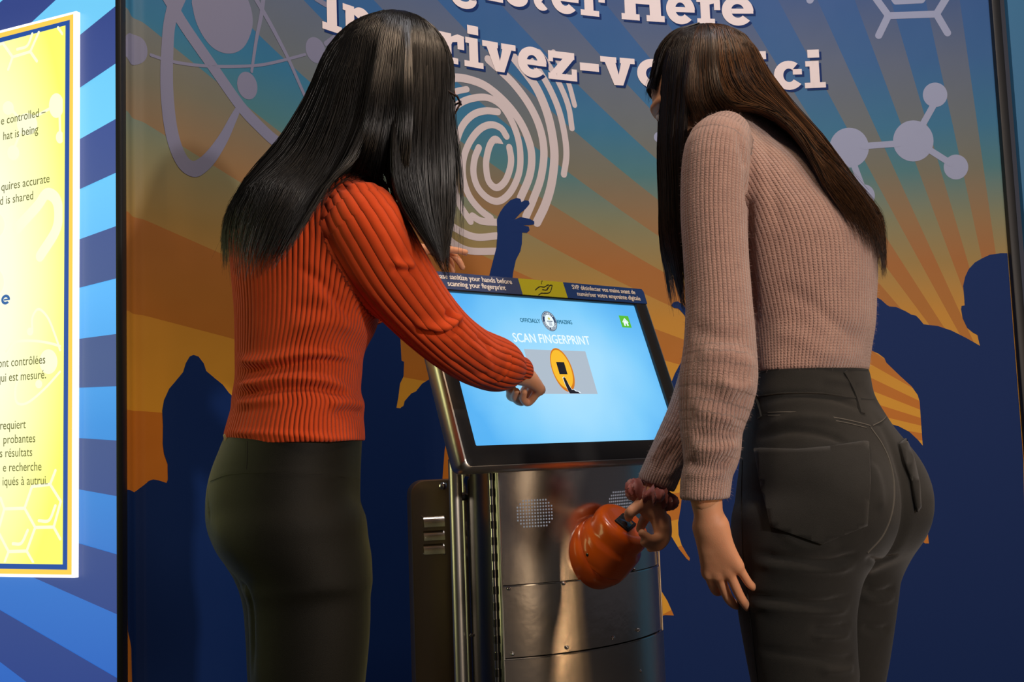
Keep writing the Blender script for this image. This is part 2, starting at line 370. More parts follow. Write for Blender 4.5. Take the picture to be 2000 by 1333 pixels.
# fingerprint emblem
FP = [[(470, 742), (480, 680), (492, 620), (492, 565), (466, 533), (438, 560), (420, 620), (414, 680), (428, 760), (470, 797), (515, 765), (542, 700), (550, 640), (540, 578)],
      [(375, 580), (352, 640), (346, 720), (372, 800), (430, 858), (490, 868), (550, 815), (592, 720), (600, 620), (585, 520), (545, 420), (490, 345), (420, 308), (340, 312), (270, 340), (200, 400)],
      [(525, 518), (495, 474), (440, 455), (380, 480), (325, 550), (292, 640), (290, 740), (322, 840), (380, 915), (440, 962)],
      [(478, 385), (410, 380), (345, 400), (290, 455), (255, 540), (235, 640), (235, 760), (268, 880), (330, 980)],
      [(340, 950), (390, 978), (480, 985)],
      [(140, 900), (200, 980), (270, 1030), (360, 1065), (475, 1058)],
      [(180, 1040), (240, 1100), (330, 1140), (470, 1142)],
      [(190, 300), (250, 275), (310, 262)],
      [(180, 215), (250, 200), (330, 212), (420, 250), (520, 335), (600, 440), (648, 550), (662, 640), (648, 740), (600, 855)],
      [(425, 100), (490, 160), (570, 240), (650, 350), (705, 470), (728, 600), (712, 740), (670, 860), (630, 955)],
      [(540, 60), (620, 160), (690, 260), (745, 390), (775, 520), (785, 640), (768, 780), (735, 890), (690, 985)],
      [(620, 60), (700, 160), (760, 260), (810, 380), (840, 510), (850, 620), (836, 725)],
      [(700, 60), (760, 140), (820, 250), (862, 360), (880, 475)],
      [(780, 60), (820, 140), (862, 230), (895, 350)]]
def strokes_on(S, lst, k, ox, oy, w):
    out = []
    for i, st in enumerate(lst):
        q = [S.sz(*a) for a in zm(st, k, ox, oy)]
        ww = w[i] if isinstance(w, (list, tuple)) else w
        out.append(stroke(q, ww))
    return out
WALL.decal(strokes_on(WALL, FP, 2.777, 800, 80, [.0195]*7+[.017]+[.023, .023, .026, .019, .017, .015]), 'fingerprint_emblem', M_LAV2, WB, off=0.0006, px=False)
# atom
el = [ell(142, 316, 80, 106, -22), ell(875, 558, 64, 92, -14), ell(1320, 327, 62, 88, -20)]
nuc = cr([(518, -10), (522, 60), (545, 150), (590, 240), (650, 310), (720, 345), (790, 345), (850, 310), (890, 240), (910, 160), (905, 80), (880, 0), (820, -120), (700, -170), (580, -120)], 5, True)
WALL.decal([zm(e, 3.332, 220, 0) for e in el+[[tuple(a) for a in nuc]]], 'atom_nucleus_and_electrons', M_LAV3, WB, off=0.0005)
orb = [[(415, -120), (405, 0), (385, 80), (365, 180), (355, 320), (350, 480), (355, 640), (375, 820), (410, 960), (460, 1060), (520, 1100), (570, 1085), (640, 1020), (720, 900), (780, 780), (815, 710)],
       [(330, -60), (400, 60), (480, 190), (640, 420), (830, 690), (950, 820), (1060, 920), (1200, 1010)],
       [(247, 358), (360, 395), (500, 420), (650, 432), (800, 433), (950, 425), (1080, 400), (1252, 355)],
       [(985, -60), (965, 100), (935, 250), (903, 465)], [(900, -60), (1010, 130), (1080, 260), (1150, 400), (1260, 650)], [(1385, 285), (1460, 230)], [(1320, -10), (1385, 30)], [(470, -60), (420, 50)]]
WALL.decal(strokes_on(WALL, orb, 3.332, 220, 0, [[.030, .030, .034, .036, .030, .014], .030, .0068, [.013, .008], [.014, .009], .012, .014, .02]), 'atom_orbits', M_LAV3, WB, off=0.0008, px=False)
# molecules on the right
mo = [ell(1087, 618, 80, 80), ell(945, 918, 132, 134), ell(1223, 1088, 80, 81), ell(528, 962, 128, 130), ell(625, 1275, 70, 74)]
WALL.decal([zm(e, 3.332, 1500, 0) for e in mo]+[ell(1286, 268, 9, 10)], 'molecule_balls', M_LAV, WB, off=0.0005)
ml = [[(1080, 680), (990, 840)], [(1040, 970), (1190, 1065)], [(620, 952), (850, 935)], [(550, 1050), (620, 1240)]]
WALL.decal(strokes_on(WALL, ml, 3.332, 1500, 0, .019), 'molecule_bonds', M_LAV, WB, off=0.0008, px=False)
bz = [[(680, -40), (783, 102)], [(783, 102), (1096, 92)], [(1096, 92), (1180, -45)], [(783, 102), (720, 232)], [(1096, 92), (1168, 215)], [(272, 3), (300, -50)], [(830, 12), (1000, 4)], [(830, 12), (790, -50)], [(1000, 4), (1035, -50)]]
WALL.decal(strokes_on(WALL, bz, 3.332, 1500, 0, [.021]*6+[.017]*3), 'benzene_ring_print', M_LAV, WB, off=0.0005, px=False)
# lettering
def wall_text(glyphs, zbase, xh, name):
    out = []
    for ch, a, b, py in glyphs:
        s0 = WALL.sz(a, py)[0]; s1 = WALL.sz(b, py)[0]; wd = (s1-s0)/xh
        for pl in slab(ch, wd): out.append([(s0+x*xh, zbase+y*xh) for x, y in pl])
    d = 0.0068
    WALL.decal([[(x+d, y-d) for x, y in p] for p in out], name+'_shadow', M_NAVY, WB, off=0.0010, px=False)
    WALL.decal(out, name, M_WHITE, WB, off=0.0016, px=False)
zb2 = float(np.mean([WALL.sz(*q)[1] for q in [(629, 56.4), (942, 134.8), (1126, 160.3), (1612, 170.5)]]))
zb1 = float(np.mean([WALL.sz(*q)[1] for q in [(1137, 29.7), (1215, 37), (1298, 44.8)]]))
xh = 60/F*WALL.pt(WALL.sz(979.5, 141))[1]*1.0
wall_text([('I', 629, 667, 60), ('n', 670, 735, 80), ('s', 740, 788, 90), ('c', 793, 851, 100), ('r', 857, 907, 125), ('i', 907, 944, 135), ('v', 943, 1008, 140), ('e', 1012, 1068, 150), ('z', 1071, 1127, 160), ('-', 1133, 1170, 150), ('v', 1174, 1241, 165), ('o', 1245, 1307, 165), ('u', 1311, 1383, 168), ('s', 1388, 1440, 170), ('i', 1470, 1507, 170), ('c', 1511, 1570, 170), ('i', 1572, 1613, 170)], zb2, xh, 'welcome_lettering')
wall_text([('g', 880, 934, 5), ('i', 944, 982, 3), ('s', 986, 1032, 10), ('t', 1036, 1075, 20), ('e', 1077, 1131, 27), ('r', 1134, 1182, 30), ('H', 1214, 1298, 40), ('e', 1302, 1358, 45), ('r', 1362, 1408, 48), ('e', 1411, 1473, 50)], zb1, xh*1.02, 'heading_lettering')

# ------------------------------------------------------------------ lit wall on the left with its sign
LC = P(232, 700, 2.125)
ld = np.array([-.903, .43]); ld /= np.linalg.norm(ld)
LEFT = Surf([LC[0]+ld[0]*1.3, LC[0]], [LC[1]+ld[1]*1.3, LC[1]])
def emat(name, stops, strength, axis=1, lo=0, hi=1):
    """back-lit print: only emits; colour runs along the sign's height"""
    m = bpy.data.materials.new(name); m.use_nodes = True; nt = m.node_tree; b = nt.nodes['Principled BSDF']
    b.inputs['Roughness'].default_value = 0.5; b.inputs['Base Color'].default_value = (0.02, 0.02, 0.02, 1)
    uv = nt.nodes.new('ShaderNodeUVMap'); uv.uv_map = 'sz'; sp = nt.nodes.new('ShaderNodeSeparateXYZ'); nt.links.new(uv.outputs[0], sp.inputs[0])
    f = mth(nt, 'DIVIDE', mth(nt, 'SUBTRACT', sp.outputs[axis], lo), hi-lo)
    c = ramp(nt, stops, f); nt.links.new(c, b.inputs['Emission Color']); b.inputs['Emission Strength'].default_value = strength
    return m
M_LB = emat('backlit_sky_blue', [(0, lin((40, 90, 185))), (.25, lin((48, 118, 205))), (.42, lin((50, 145, 225))), (.6, lin((88, 185, 255))), (.8, lin((112, 210, 255))), (1, lin((112, 205, 250)))], 1.0, 1, .4, 1.9)
M_DB = emat('backlit_navy', [(0, lin((38, 62, 135))), (.25, lin((46, 72, 140))), (.5, lin((60, 84, 140))), (.8, lin((54, 78, 148))), (1, lin((46, 66, 135)))], 1.0, 1, .4, 1.9)
def build_left():
    V = []; UV = []; ss = np.linspace(0, LEFT.s[-1], 5); zs = np.linspace(0, 2.6, 7)
    for a in ss:
        for z in zs: V.append(LEFT.pt((a, z))); UV.append((a, z))
    n = 7; Fc = [[i*n+j, (i+1)*n+j, (i+1)*n+j+1, i*n+j+1] for i in range(4) for j in range(n-1)]
    me = fastmesh('wall_left', V, Fc); l = me.uv_layers.new(name='sz')
    for lp in me.loops: l.data[lp.index].uv = UV[lp.vertex_index]
    return struct(link('wall_left', me, M_LB))
WL = build_left()
Ln = [((57, 50), (111, 0)), ((158, 70), (226, 15)), ((156, 174), (227, 126)), ((154, 275), (227, 234)), ((152, 373), (229, 338)), ((152, 470), (227, 443)), ((152, 564), (227, 545)), ((152, 663), (228, 653)), ((152, 758), (229, 755)), ((153, 856), (232, 861)), ((154, 956), (232, 970)), ((156, 1062), (232, 1084)), ((66, 1128), (236, 1203)), ((0, 1191), (239, 1330)), ((0, 1292), (54, 1333))]
def xl(L, x): (a, b), (c, d) = L; return (x, b+(d-b)/(c-a)*(x-a))
XR = 230
bands = [[(-60, -60), (3, -60), (2, 2), (-60, 60), xl(Ln[0], -60), (57, 50), (111, 0), (165, -50), (20, -50)]]
bands = [[(-400, 338), (2, 5), (75, -60), xl(Ln[0], 176), xl(Ln[0], -400)]]
for a, b in ((1, 2), (3, 4), (5, 6), (7, 8), (9, 10), (11, 12), (13, 14)):
    x0 = -400
    bands.append([xl(Ln[a], x0), xl(Ln[a], XR), xl(Ln[b], XR), xl(Ln[b], x0)])
WLs = LEFT.s[-1]
def clipS(poly): return [(min(q[0], WLs-.006), q[1]) for q in (LEFT.sz(*p) if True else p for p in poly)]
def lsz(p):  # plane mapping with linear extrapolation on the left plane
    d = ray(*p); o = np.array([LEFT.X[-1], LEFT.Y[-1]]); n = np.array([-(LEFT.Y[-1]-LEFT.Y[0]), LEFT.X[-1]-LEFT.X[0]]); t = (o@n)/(d[:2]@n)
    X = d*t; e = np.array([LEFT.X[-1]-LEFT.X[0], LEFT.Y[-1]-LEFT.Y[0]]); e /= np.linalg.norm(e)
    return np.array([(X[:2]-np.array([LEFT.X[0], LEFT.Y[0]]))@e, H+X[2]])
for b in bands:
    q = [lsz(p) for p in b]; q = [(min(a[0], WLs-.004), a[1]) for a in q]
    LEFT.decal([q], 'stripe', M_DB, WL, off=0.002, px=False, cut=False)
# black corner post between the two walls
cp = LEFT.pt((WLs, 0)); mb = MB()
mb.box((cp[0]+.001, cp[1]+.012, 1.3), (.006, 0, 0), (0, .014, 0), (0, 0, 1.3)); struct(mb.build('trim_1', M_BLACK, bevel=.002))

def uvgrad(name, f, strength):
    m = bpy.data.materials.new(name); m.use_nodes = True; nt = m.node_tree; b = nt.nodes['Principled BSDF']
    b.inputs['Base Color'].default_value = (0.02, 0.02, 0.02, 1); b.inputs['Roughness'].default_value = 0.45
    uv = nt.nodes.new('ShaderNodeUVMap'); uv.uv_map = 'sz'; sp = nt.nodes.new('ShaderNodeSeparateXYZ'); nt.links.new(uv.outputs[0], sp.inputs[0])
    nt.links.new(f(nt, sp.outputs[0], sp.outputs[1]), b.inputs['Emission Color']); b.inputs['Emission Strength'].default_value = strength
    return m
sc0 = lsz((-40, 560))
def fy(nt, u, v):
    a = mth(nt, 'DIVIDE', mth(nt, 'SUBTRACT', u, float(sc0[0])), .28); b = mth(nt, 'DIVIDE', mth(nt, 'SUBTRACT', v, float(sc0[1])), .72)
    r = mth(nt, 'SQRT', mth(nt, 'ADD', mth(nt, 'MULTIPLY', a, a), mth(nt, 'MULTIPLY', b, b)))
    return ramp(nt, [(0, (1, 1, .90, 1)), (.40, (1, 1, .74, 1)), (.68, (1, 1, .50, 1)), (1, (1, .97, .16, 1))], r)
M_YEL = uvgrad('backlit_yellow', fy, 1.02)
M_PALE = mat('backlit_pale', (0.02, 0.02, 0.02, 1), emis=(1, 1, .72, 1), estr=1.0)
M_RIM = mat('glowing_white_edge', (0.5, 0.5, 0.5, 1), emis=(1, 1, 1, 1), estr=1.4)
M_EDG = mat('backlit_orange_border', (0.02, 0.02, 0.02, 1), emis=(1, .66, .09, 1), estr=1.0)
M_LINE = mat('backlit_blue_line', (0.02, 0.03, 0.05, 1), emis=lin((22, 78, 165)), estr=.95)
M_TXT = mat('dark_text_print', (0.03, 0.03, 0.01, 1), emis=lin((92, 92, 40)), estr=1.0)
M_TXTB = mat('blue_text_print', (0.02, 0.03, 0.05, 1), emis=lin((38, 98, 165)), estr=1.0)
SIGN = empty('information_sign', (*LEFT.pt((WLs-.2, 0))[:2], 0.3))
tag(SIGN, 'glowing yellow information sign with blue border line and dark text on the striped lit wall', 'sign')
def LD(polys, name, m, off): return LEFT.decal([[lsz(p) for p in pl] for pl in polys], name, m, SIGN, off=off, px=False, cut=False)
o_ = [(-520, 198), (158, 25.5), (155, 1128), (-520, 1118)]
q = [lsz(p) for p in o_]; mb = MB(); mb.prism([LEFT.pt(a, .002) for a in q], LEFT.pt(q[0], .012)-LEFT.pt(q[0], .002)); mb.build('panel_bright_edge', M_RIM, SIGN)
LD([[(-515, 203), (153, 31.5), (150, 1122), (-515, 1112)]], 'border', M_EDG, .0125)
LD([[(-505, 210), (146.5, 43), (142, 1112), (-505, 1103)]], 'border_line', M_LINE, .0132)
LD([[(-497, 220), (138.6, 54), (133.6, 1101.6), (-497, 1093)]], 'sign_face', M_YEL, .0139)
def lst(lst_, k, ox, oy, w): return [stroke([lsz(a) for a in zm(s_, k, ox, oy)], w) for s_ in lst_]
pale = lst([[(60, 300), (120, 385)], [(120, 385), (235, 350)], [(235, 350), (290, 225)], [(120, 385), (92, 465)], [(235, 350), (278, 412)], [(150, 335), (215, 312), (248, 235)], [(-20, 320), (60, 295)], [(415, 195), (445, 235)]], 3.332, 0, 0, .0062)
pale += lst([[(92, 700), (200, 790), (400, 700)], [(200, 790), (130, 980)], [(425, 700), (430, 900)]], 3.332, 0, 0, .0062)
pale += [[lsz(a) for a in zm(e, 3.332, 0, 0)] for e in (ell(92, 715, 36, 44), ell(215, 820, 66, 72), ell(405, 700, 48, 80), ell(125, 1005, 38, 48), ell(428, 905, 26, 40))]
pale += lst([[(150, 160), (280, 20), (340, -60), (400, -30), (420, 60), (400, 180), (300, 340)]], 3.332, 0, 400, .024)
pale += lst([[(250, 830), (250, 740), (290, 685), (350, 740), (400, 860), (430, 950)], [(80, 960), (130, 900), (250, 890), (360, 905), (430, 925)], [(430, 1090), (330, 1200), (220, 1290), (150, 1290), (140, 1200), (170, 1100)]], 3.332, 0, 400, .005)
pale += [[lsz(a) for a in zm(e, 3.332, 0, 400)] for e in (ell(235, 830, 20, 26), ell(355, 1025, 58, 80), ell(292, 1170, 22, 28), ell(0, 140, 70, 85), ell(0, 510, 66, 90))]
hx = [[(50, 515), (145, 512)], [(145, 512), (195, 602)], [(195, 602), (155, 712)], [(155, 712), (70, 715)], [(70, 715), (20, 620)], [(20, 620), (50, 515)], [(145, 512), (180, 410)], [(180, 410), (265, 400)], [(265, 400), (315, 480)], [(315, 480), (282, 600)], [(282, 600), (195, 602)], [(265, 400), (290, 335)], [(50, 515), (32, 465)], [(20, 620), (-20, 622)], [(155, 712), (185, 765)], [(70, 715), (52, 765)], [(282, 600), (312, 655)], [(90, 678), (130, 675), (160, 615)], [(212, 570), (260, 568), (290, 500)]]
pale += lst(hx, 2.41, 0, 780, .0062)
ps = [[(min(a[0], lsz((133.4, 600))[0]), max(a[1], lsz((100, 1099))[1])) for a in p] for p in pale]
ks = [('benzene_doodle', 0, 9), ('molecule_doodle', 9, 17), ('magnet_doodle', 17, 18), ('atom_doodle', 18, 26), ('hexagon_doodle', 26, 99)]
for nm, a, b in ks:
    for k_ in range(a, min(b, len(ps))): LEFT.decal([ps[k_]], nm, M_PALE, SIGN, off=.0146+k_*1e-5, px=False, cut=False)

def text_mesh(body, size, align='RIGHT', bold=0.0, narrow=1.0):
    cu = bpy.data.curves.new('txt', 'FONT'); cu.body = body; cu.size = size; cu.align_x = align; cu.offset = bold; cu.resolution_u = 3
    o = bpy.data.objects.new('txt', cu); col.objects.link(o)
    dg = bpy.context.evaluated_depsgraph_get(); me = bpy.data.meshes.new_from_object(o.evaluated_get(dg))
    bpy.data.objects.remove(o); bpy.data.curves.remove(cu)
    V = np.array([tuple(v.co) for v in me.vertices]); Fc = [list(p.vertices) for p in me.polygons]; bpy.data.meshes.remove(me)
    V[:, 0] *= narrow
    return V, Fc
def left_text(lines, name, m, hpx, bold=0, narrow=.88):
    for s_, x, y in lines:
        q = lsz((x, y)); size = hpx/F*2.2/.72; mb = MB()
        V, Fc = text_mesh(s_, size, 'RIGHT', bold, narrow)
        mb.add([LEFT.pt((q[0]+v[0], q[1]+v[1]), .0155) for v in V], Fc)
        mb.build(name, m, SIGN)
left_text([('e controlled –', 101, 229), ('hat is being', 87, 263), ('quires accurate', 109.5, 359), ('d is shared', 78, 392), ('ont contrôlées', 101.5, 711), ('qui est mesuré.', 103, 740), ('requiert', 63, 837), ('probantes', 82, 864), ('s résultats', 76, 891), ('e recherche', 94, 919), ('iqués à autrui.', 106, 946)], 'body_text', M_TXT, 18)
gl = []
for ch, a, b, py in [('q', -28, -6, 608), ('u', -6, 12, 603), ('e', 15, 32, 597), ('n', -16, 1.5, 137), ('u', -16, 1, 223)]:
    q0, q1 = lsz((a, py)), lsz((b, py)); x_ = .0185
    gl += [[(q0[0]+x*x_, q0[1]+y*x_) for x, y in pl] for pl in slab(ch, (q1[0]-q0[0])/x_)]
    LEFT.decal(gl, 'sign_heading_letter', M_TXTB, SIGN, off=.0155, px=False, cut=False); gl = []

# ------------------------------------------------------------------ right wall, floor, ceiling
re_ = WALL.pt((WALL.s[-1], 0))
M_RW = mat('teal_wall_fabric', lin((50, 108, 150), 1.1), 0.6)
mb = MB(); mb.box((re_[0]+.62, re_[1]-.02, 1.3), (.58, .0, 0), (0, .01, 0), (0, 0, 1.3)); struct(mb.build('wall_right', M_RW))
mb = MB(); mb.box((re_[0]+.012, re_[1]+.0, 1.3), (.013, 0, 0), (0, .02, 0), (0, 0, 1.3)); struct(mb.build('trim_2', M_BLACK, bevel=.004))
M_FL = mat('dark_carpet', (0.02, 0.021, 0.025, 1), 0.95, noise=.4, nscale=200)
mb = MB(); mb.box((0, 0.6, -.02), (4.2, 0, 0), (0, 4.2, 0), (0, 0, .02)); struct(mb.build('floor', M_FL))
# ------------------------------------------------------------------ the touch-screen kiosk
KC = np.array([0.0936, 2.12, 0.1430+H]); KA = np.array([.77477, .63224, 0]); KU = np.array([-.21819, .26738, .93856]); KN_ = np.array([.5934, -.72717, .34511])
N0 = np.array([math.sin(math.radians(39.2)), -math.cos(math.radians(39.2)), 0])
def K(u, v, d=0): return KC+KA*u+KU*v+KN_*d
def kuv(x, y, d=0):
    r = ray(x, y); o = KC+KN_*d-CP; t = (o@KN_)/(r@KN_); X = r*t-(KC-CP); return np.array([X@KA, X@KU])
M_STEEL = mat('brushed_steel', (.66, .61, .54, 1), .23, 1.0, aniso=.5, bump=.0003, bscale=35)
M_DSTEEL = mat('dark_polished_steel', (.20, .19, .17, 1), .2, 1.0)
M_SATIN = mat('satin_steel', (.74, .70, .62, 1), .34, 1.0)
M_CHROME = mat('chrome', (.75, .73, .68, 1), .12, 1.0)
M_BEZ = mat('charcoal_bezel', (.045, .043, .042, 1), .32, .6, coat=.2)
M_HDR = mat('blue_header_sticker', lin((34, 66, 128)), .35, coat=.3)
M_HDRG = mat('slate_header_sticker', lin((62, 76, 118)), .35, coat=.3)
M_HDY = mat('lime_yellow_sticker', lin((196, 190, 22)), .4, coat=.2)
M_TW = mat('white_sticker_print', lin((235, 228, 222)), .5)
M_INK = mat('black_print', (.01, .01, .01, 1), .4)
M_ORG = mat('glossy_orange_plastic', (.95, .15, .010, 1), .26, coat=.5)
M_RUB = mat('black_rubber', (.012, .012, .013, 1), .6)
KIOSK = empty('kiosk', (0.15, 2.2, 0)); tag(KIOSK, 'stainless steel touch screen kiosk with tilted blue display and orange scanner', 'kiosk')

def rrect(u0, v0, u1, v1, r, n=6):
    o = []
    for cx, cy, a0 in ((u1-r, v1-r, 0), (u0+r, v1-r, 90), (u0+r, v0+r, 180), (u1-r, v0+r, 270)):
        for k in range(n+1):
            a = math.radians(a0+90*k/n); o.append((cx+r*math.cos(a), cy+r*math.sin(a)))
    return o
def ring_prism(outer, inner, z0, z1, mb, mp):
    """plate with a hole; outer and inner outlines of equal point count"""
    n = len(outer); V = [mp(*p, z1) for p in outer]+[mp(*p, z1) for p in inner]+[mp(*p, z0) for p in outer]+[mp(*p, z0) for p in inner]; Fc = []
    for i in range(n):
        j = (i+1) % n
        Fc += [[i, j, n+j, n+i], [2*n+i, 3*n+i, 3*n+j, 2*n+j], [i, 2*n+i, 2*n+j, j], [n+i, n+j, 3*n+j, 3*n+i]]
    mb.add(V, Fc)
# housing: polished shell with rounded shoulders, charcoal face frame, glass
mb = MB(); out_ = rrect(-.2885, -.192, .2905, .1885, .014, 5)
prof = [(.0, .000), (.0, -.052), (-.012, -.068), (-.045, -.075)]
V = []; n = len(out_); Fc = []
cu_, cv_ = .001, -.002
for g, d in [(-.011, .0045), (-.005, .003), (-.001, -.003), (0, -.012), (-.002, -.026), (-.008, -.042), (-.020, -.058), (-.045, -.072)]:
    for (u, v) in out_:
        su = 1+g/.2895; sv = 1+g/.19; V.append(K(cu_+(u-cu_)*su, cv_+(v-cv_)*sv, d))
for j in range(7):
    for i in range(n): Fc.append([j*n+i, j*n+(i+1) % n, (j+1)*n+(i+1) % n, (j+1)*n+i])
Fc.append(list(range(7*n, 8*n)))
mb.add(V, Fc); HS = mb.build('screen_housing', M_SATIN, KIOSK, smooth=True)
mb = MB(); ring_prism(rrect(-.281, -.186, .283, .183, .010, 5), rrect(-.2525, -.1495, .2525, .1485, .002, 5), -.004, .0045, mb, K)
mb.build('bezel', M_BEZ, HS, bevel=.0015)
mb = MB(); mb.box(K(0, 0, -.004), KA*.2535, KU*.1505, KN_*.002); SCR = mb.build('screen', None, KIOSK)
# screen glass: back-lit picture
m = bpy.data.materials.new('lit_display'); m.use_nodes = True; nt = m.node_tree; b = nt.nodes['Principled BSDF']
b.inputs['Base Color'].default_value = (.01, .01, .012, 1); b.inputs['Roughness'].default_value = .12
tc = nt.nodes.new('ShaderNodeTexCoord'); mp = nt.nodes.new('ShaderNodeVectorMath'); mp.operation = 'DOT_PRODUCT'; mp.inputs[1].default_value = tuple(KA)
mp2 = nt.nodes.new('ShaderNodeVectorMath'); mp2.operation = 'DOT_PRODUCT'; mp2.inputs[1].default_value = tuple(KU)
nt.links.new(tc.outputs['Object'], mp.inputs[0]); nt.links.new(tc.outputs['Object'], mp2.inputs[0])
u_ = mth(nt, 'SUBTRACT', mp.outputs['Value'], float(KC@KA)); v_ = mth(nt, 'SUBTRACT', mp2.outputs['Value'], float(KC@KU))
nz = nt.nodes.new('ShaderNodeTexNoise'); nz.inputs['Scale'].default_value = 6; nt.links.new(tc.outputs['Object'], nz.inputs['Vector'])
a = mth(nt, 'DIVIDE', mth(nt, 'ADD', u_, -.015), .24); b2 = mth(nt, 'DIVIDE', mth(nt, 'ADD', v_, .01), .17)
r = mth(nt, 'SQRT', mth(nt, 'ADD', mth(nt, 'MULTIPLY', a, a), mth(nt, 'MULTIPLY', b2, b2)))
r = mth(nt, 'ADD', r, mth(nt, 'MULTIPLY', mth(nt, 'SUBTRACT', nz.outputs[0], .5), .7))
c_ = ramp(nt, [(0, lin((178, 228, 255))), (.35, lin((162, 222, 255))), (.7, lin((125, 205, 252))), (1, lin((88, 180, 245)))], mth(nt, 'MULTIPLY', r, .8))
nt.links.new(c_, b.inputs['Emission Color']); b.inputs['Emission Strength'].default_value = 1.0
SCR.data.materials.clear(); SCR.data.materials.append(m)
def scr(color, s=1.0): return mat('screen_colour', (.01, .01, .01, 1), .3, emis=lin(color), estr=s)
SW, SN, SG, SGR, SYL, SYD, SK = scr((235, 248, 255), 1.05), scr((22, 100, 130)), scr((88, 190, 50)), scr((176, 190, 204)), scr((250, 190, 45)), scr((212, 122, 22)), scr((22, 25, 35))
SNV = scr((38, 62, 96)); STAR = scr((205, 200, 60)); SLN = scr((120, 130, 150))
def flat(polys, name, m, parent, d, mp=K):
    mb = MB()
    for k, p in enumerate(polys):
        q = [Vector((float(a[0]), float(a[1]), 0)) for a in p]
        V = [mp(a[0], a[1], d+k*2e-6) for a in p]
        fs = []
        for t in geometry.tessellate_polygon([q]):
            A, B, C_ = (np.array(V[i]) for i in t); f = list(t)
            fs.append(f if np.cross(B-A, C_-A)@(CP-A) > 0 else f[::-1])
        mb.add(V, fs)
    me = bpy.data.meshes.new(name); me.from_pydata(mb.v, [], mb.f); me.update(); return link(name, me, m, parent)
def ktext(s_, u, v, size, name, m, parent, d, width=None, bold=0, align='CENTER', ang=0):
    V, Fc = text_mesh(s_, size, 'LEFT', 0)
    w0 = V[:, 0].max()-V[:, 0].min(); k = (width/w0) if width else 1; V[:, 0] = (V[:, 0]-V[:, 0].min())*k
    if align == 'CENTER': V[:, 0] -= (V[:, 0].max())/2
    c, s = math.cos(ang), math.sin(ang)
    mb = MB()
    for i_, (ox, oy) in enumerate(((0, 0), (bold, 0), (-bold, 0), (0, bold*.7), (0, -bold*.7)) if bold else ((0, 0),)): mb.add([K(u+(x+ox)*c-(y+oy)*s, v+(x+ox)*s+(y+oy)*c, d+i_*1e-5) for x, y, _ in V], Fc)
    me = bpy.data.meshes.new(name); me.from_pydata(mb.v, [], mb.f); me.update(); return link(name, me, m, parent)
e = .0004; D0 = -.0018
ktext('SCAN FINGERPRINT', -.003, .0535, .0265, 'screen_text', SW, SCR, D0+2*e, width=.193, bold=.00025)
ktext('OFFICIALLY', -.0460, .0955, .0125, 'screen_text', SN, SCR, D0+2*e, width=.049, bold=.0003)
ktext('AMAZING', .0405, .0965, .0125, 'screen_text', SN, SCR, D0+2*e, width=.040, bold=.0003)
flat([[(-.0812, .0390), (.0737, .0390), (.0725, -.0515), (-.0828, -.0515)]], 'picture', SGR, SCR, D0+e)
flat([ell(-.0005, -.0020, .0262, .0455, 2)], 'icon_ring', SYD, SCR, D0+2*e)
flat([ell(-.0015, -.0005, .0235, .0400, 2)], 'icon_disc', SYL, SCR, D0+3*e)
flat([[(-.0115, .0135), (.0085, .0135), (.0085, -.0115), (-.0115, -.0115)]], 'icon_sensor', SK, SCR, D0+4*e)
hnd = [(-.006, -.0195), (-.0025, -.0175), (0, -.020), (.0035, -.034), (.0075, -.0435), (.0125, -.0435), (.016, -.0465), (.022, -.0475), (.026, -.0510), (.0, -.0510), (-.0025, -.045), (-.005, -.032)]
flat([[(x*1.12, y+.0012) for x, y in hnd]], 'icon_hand_outline', SW, SCR, D0+4.2*e)
flat([hnd], 'icon_hand', SK, SCR, D0+5*e)
flat([ell(.0030, .1010, .0185, .0215)], 'badge_ring', SNV, SCR, D0+e)
flat([ell(.0030, .1010, .0172, .0200), ], 'badge_white_line', SW, SCR, D0+1.3*e)
flat([ell(.0030, .1010, .0166, .0193), ], 'badge_band', SNV, SCR, D0+1.6*e)
flat([ell(.0030, .1010, .0112, .0138)], 'badge_centre', SW, SCR, D0+2*e)
flat([[(.0030+.004*(1 if k % 2 == 0 else .42)*math.sin(k*PI/5), .1062+.0045*(1 if k % 2 == 0 else .42)*math.cos(k*PI/5)) for k in range(10)]], 'badge_star', STAR, SCR, D0+3*e)
flat([rc(-.0040, .0995, .0100, .1010)], 'badge_bar', SNV, SCR, D0+3*e)
flat([rc(-.001+.0, .0905+i*.0022, .007, .0915+i*.0022) for i in range(4)], 'badge_lines', SLN, SCR, D0+3*e)
for word, a0, a1, inv in (('GUINNESS', 140, 40, 0), ('WORLD RECORDS', 195, 345, 1)):
    for i, ch in enumerate(word):
        if ch == ' ': continue
        a = math.radians(a0+(a1-a0)*i/(len(word)-1)); rr = .0122 if not inv else .0155
        ktext(ch, .0030+rr*math.cos(a), .1010+rr*1.17*math.sin(a), .0050, 'badge_letter', SW, SCR, D0+3*e, bold=.00012, ang=a-PI/2+(PI if inv else 0))
for u0 in (.2107, -.2203):
    flat([rc(u0-.0135, .1098-.0135, u0+.0135, .1098+.0135)], 'home_button', SG, SCR, D0+e)
    flat([[(u0-.009, .1085), (u0, .1180), (u0+.009, .1085), (u0+.0075, .1072), (u0, .1150), (u0-.0075, .1072)], [(u0-.0062, .1080), (u0, .1138), (u0+.0062, .1080), (u0+.0062, .1000), (u0+.0018, .1000), (u0+.0018, .1052), (u0-.0018, .1052), (u0-.0018, .1000), (u0-.0062, .1000)]], 'home_icon', SW, SCR, D0+2*e)
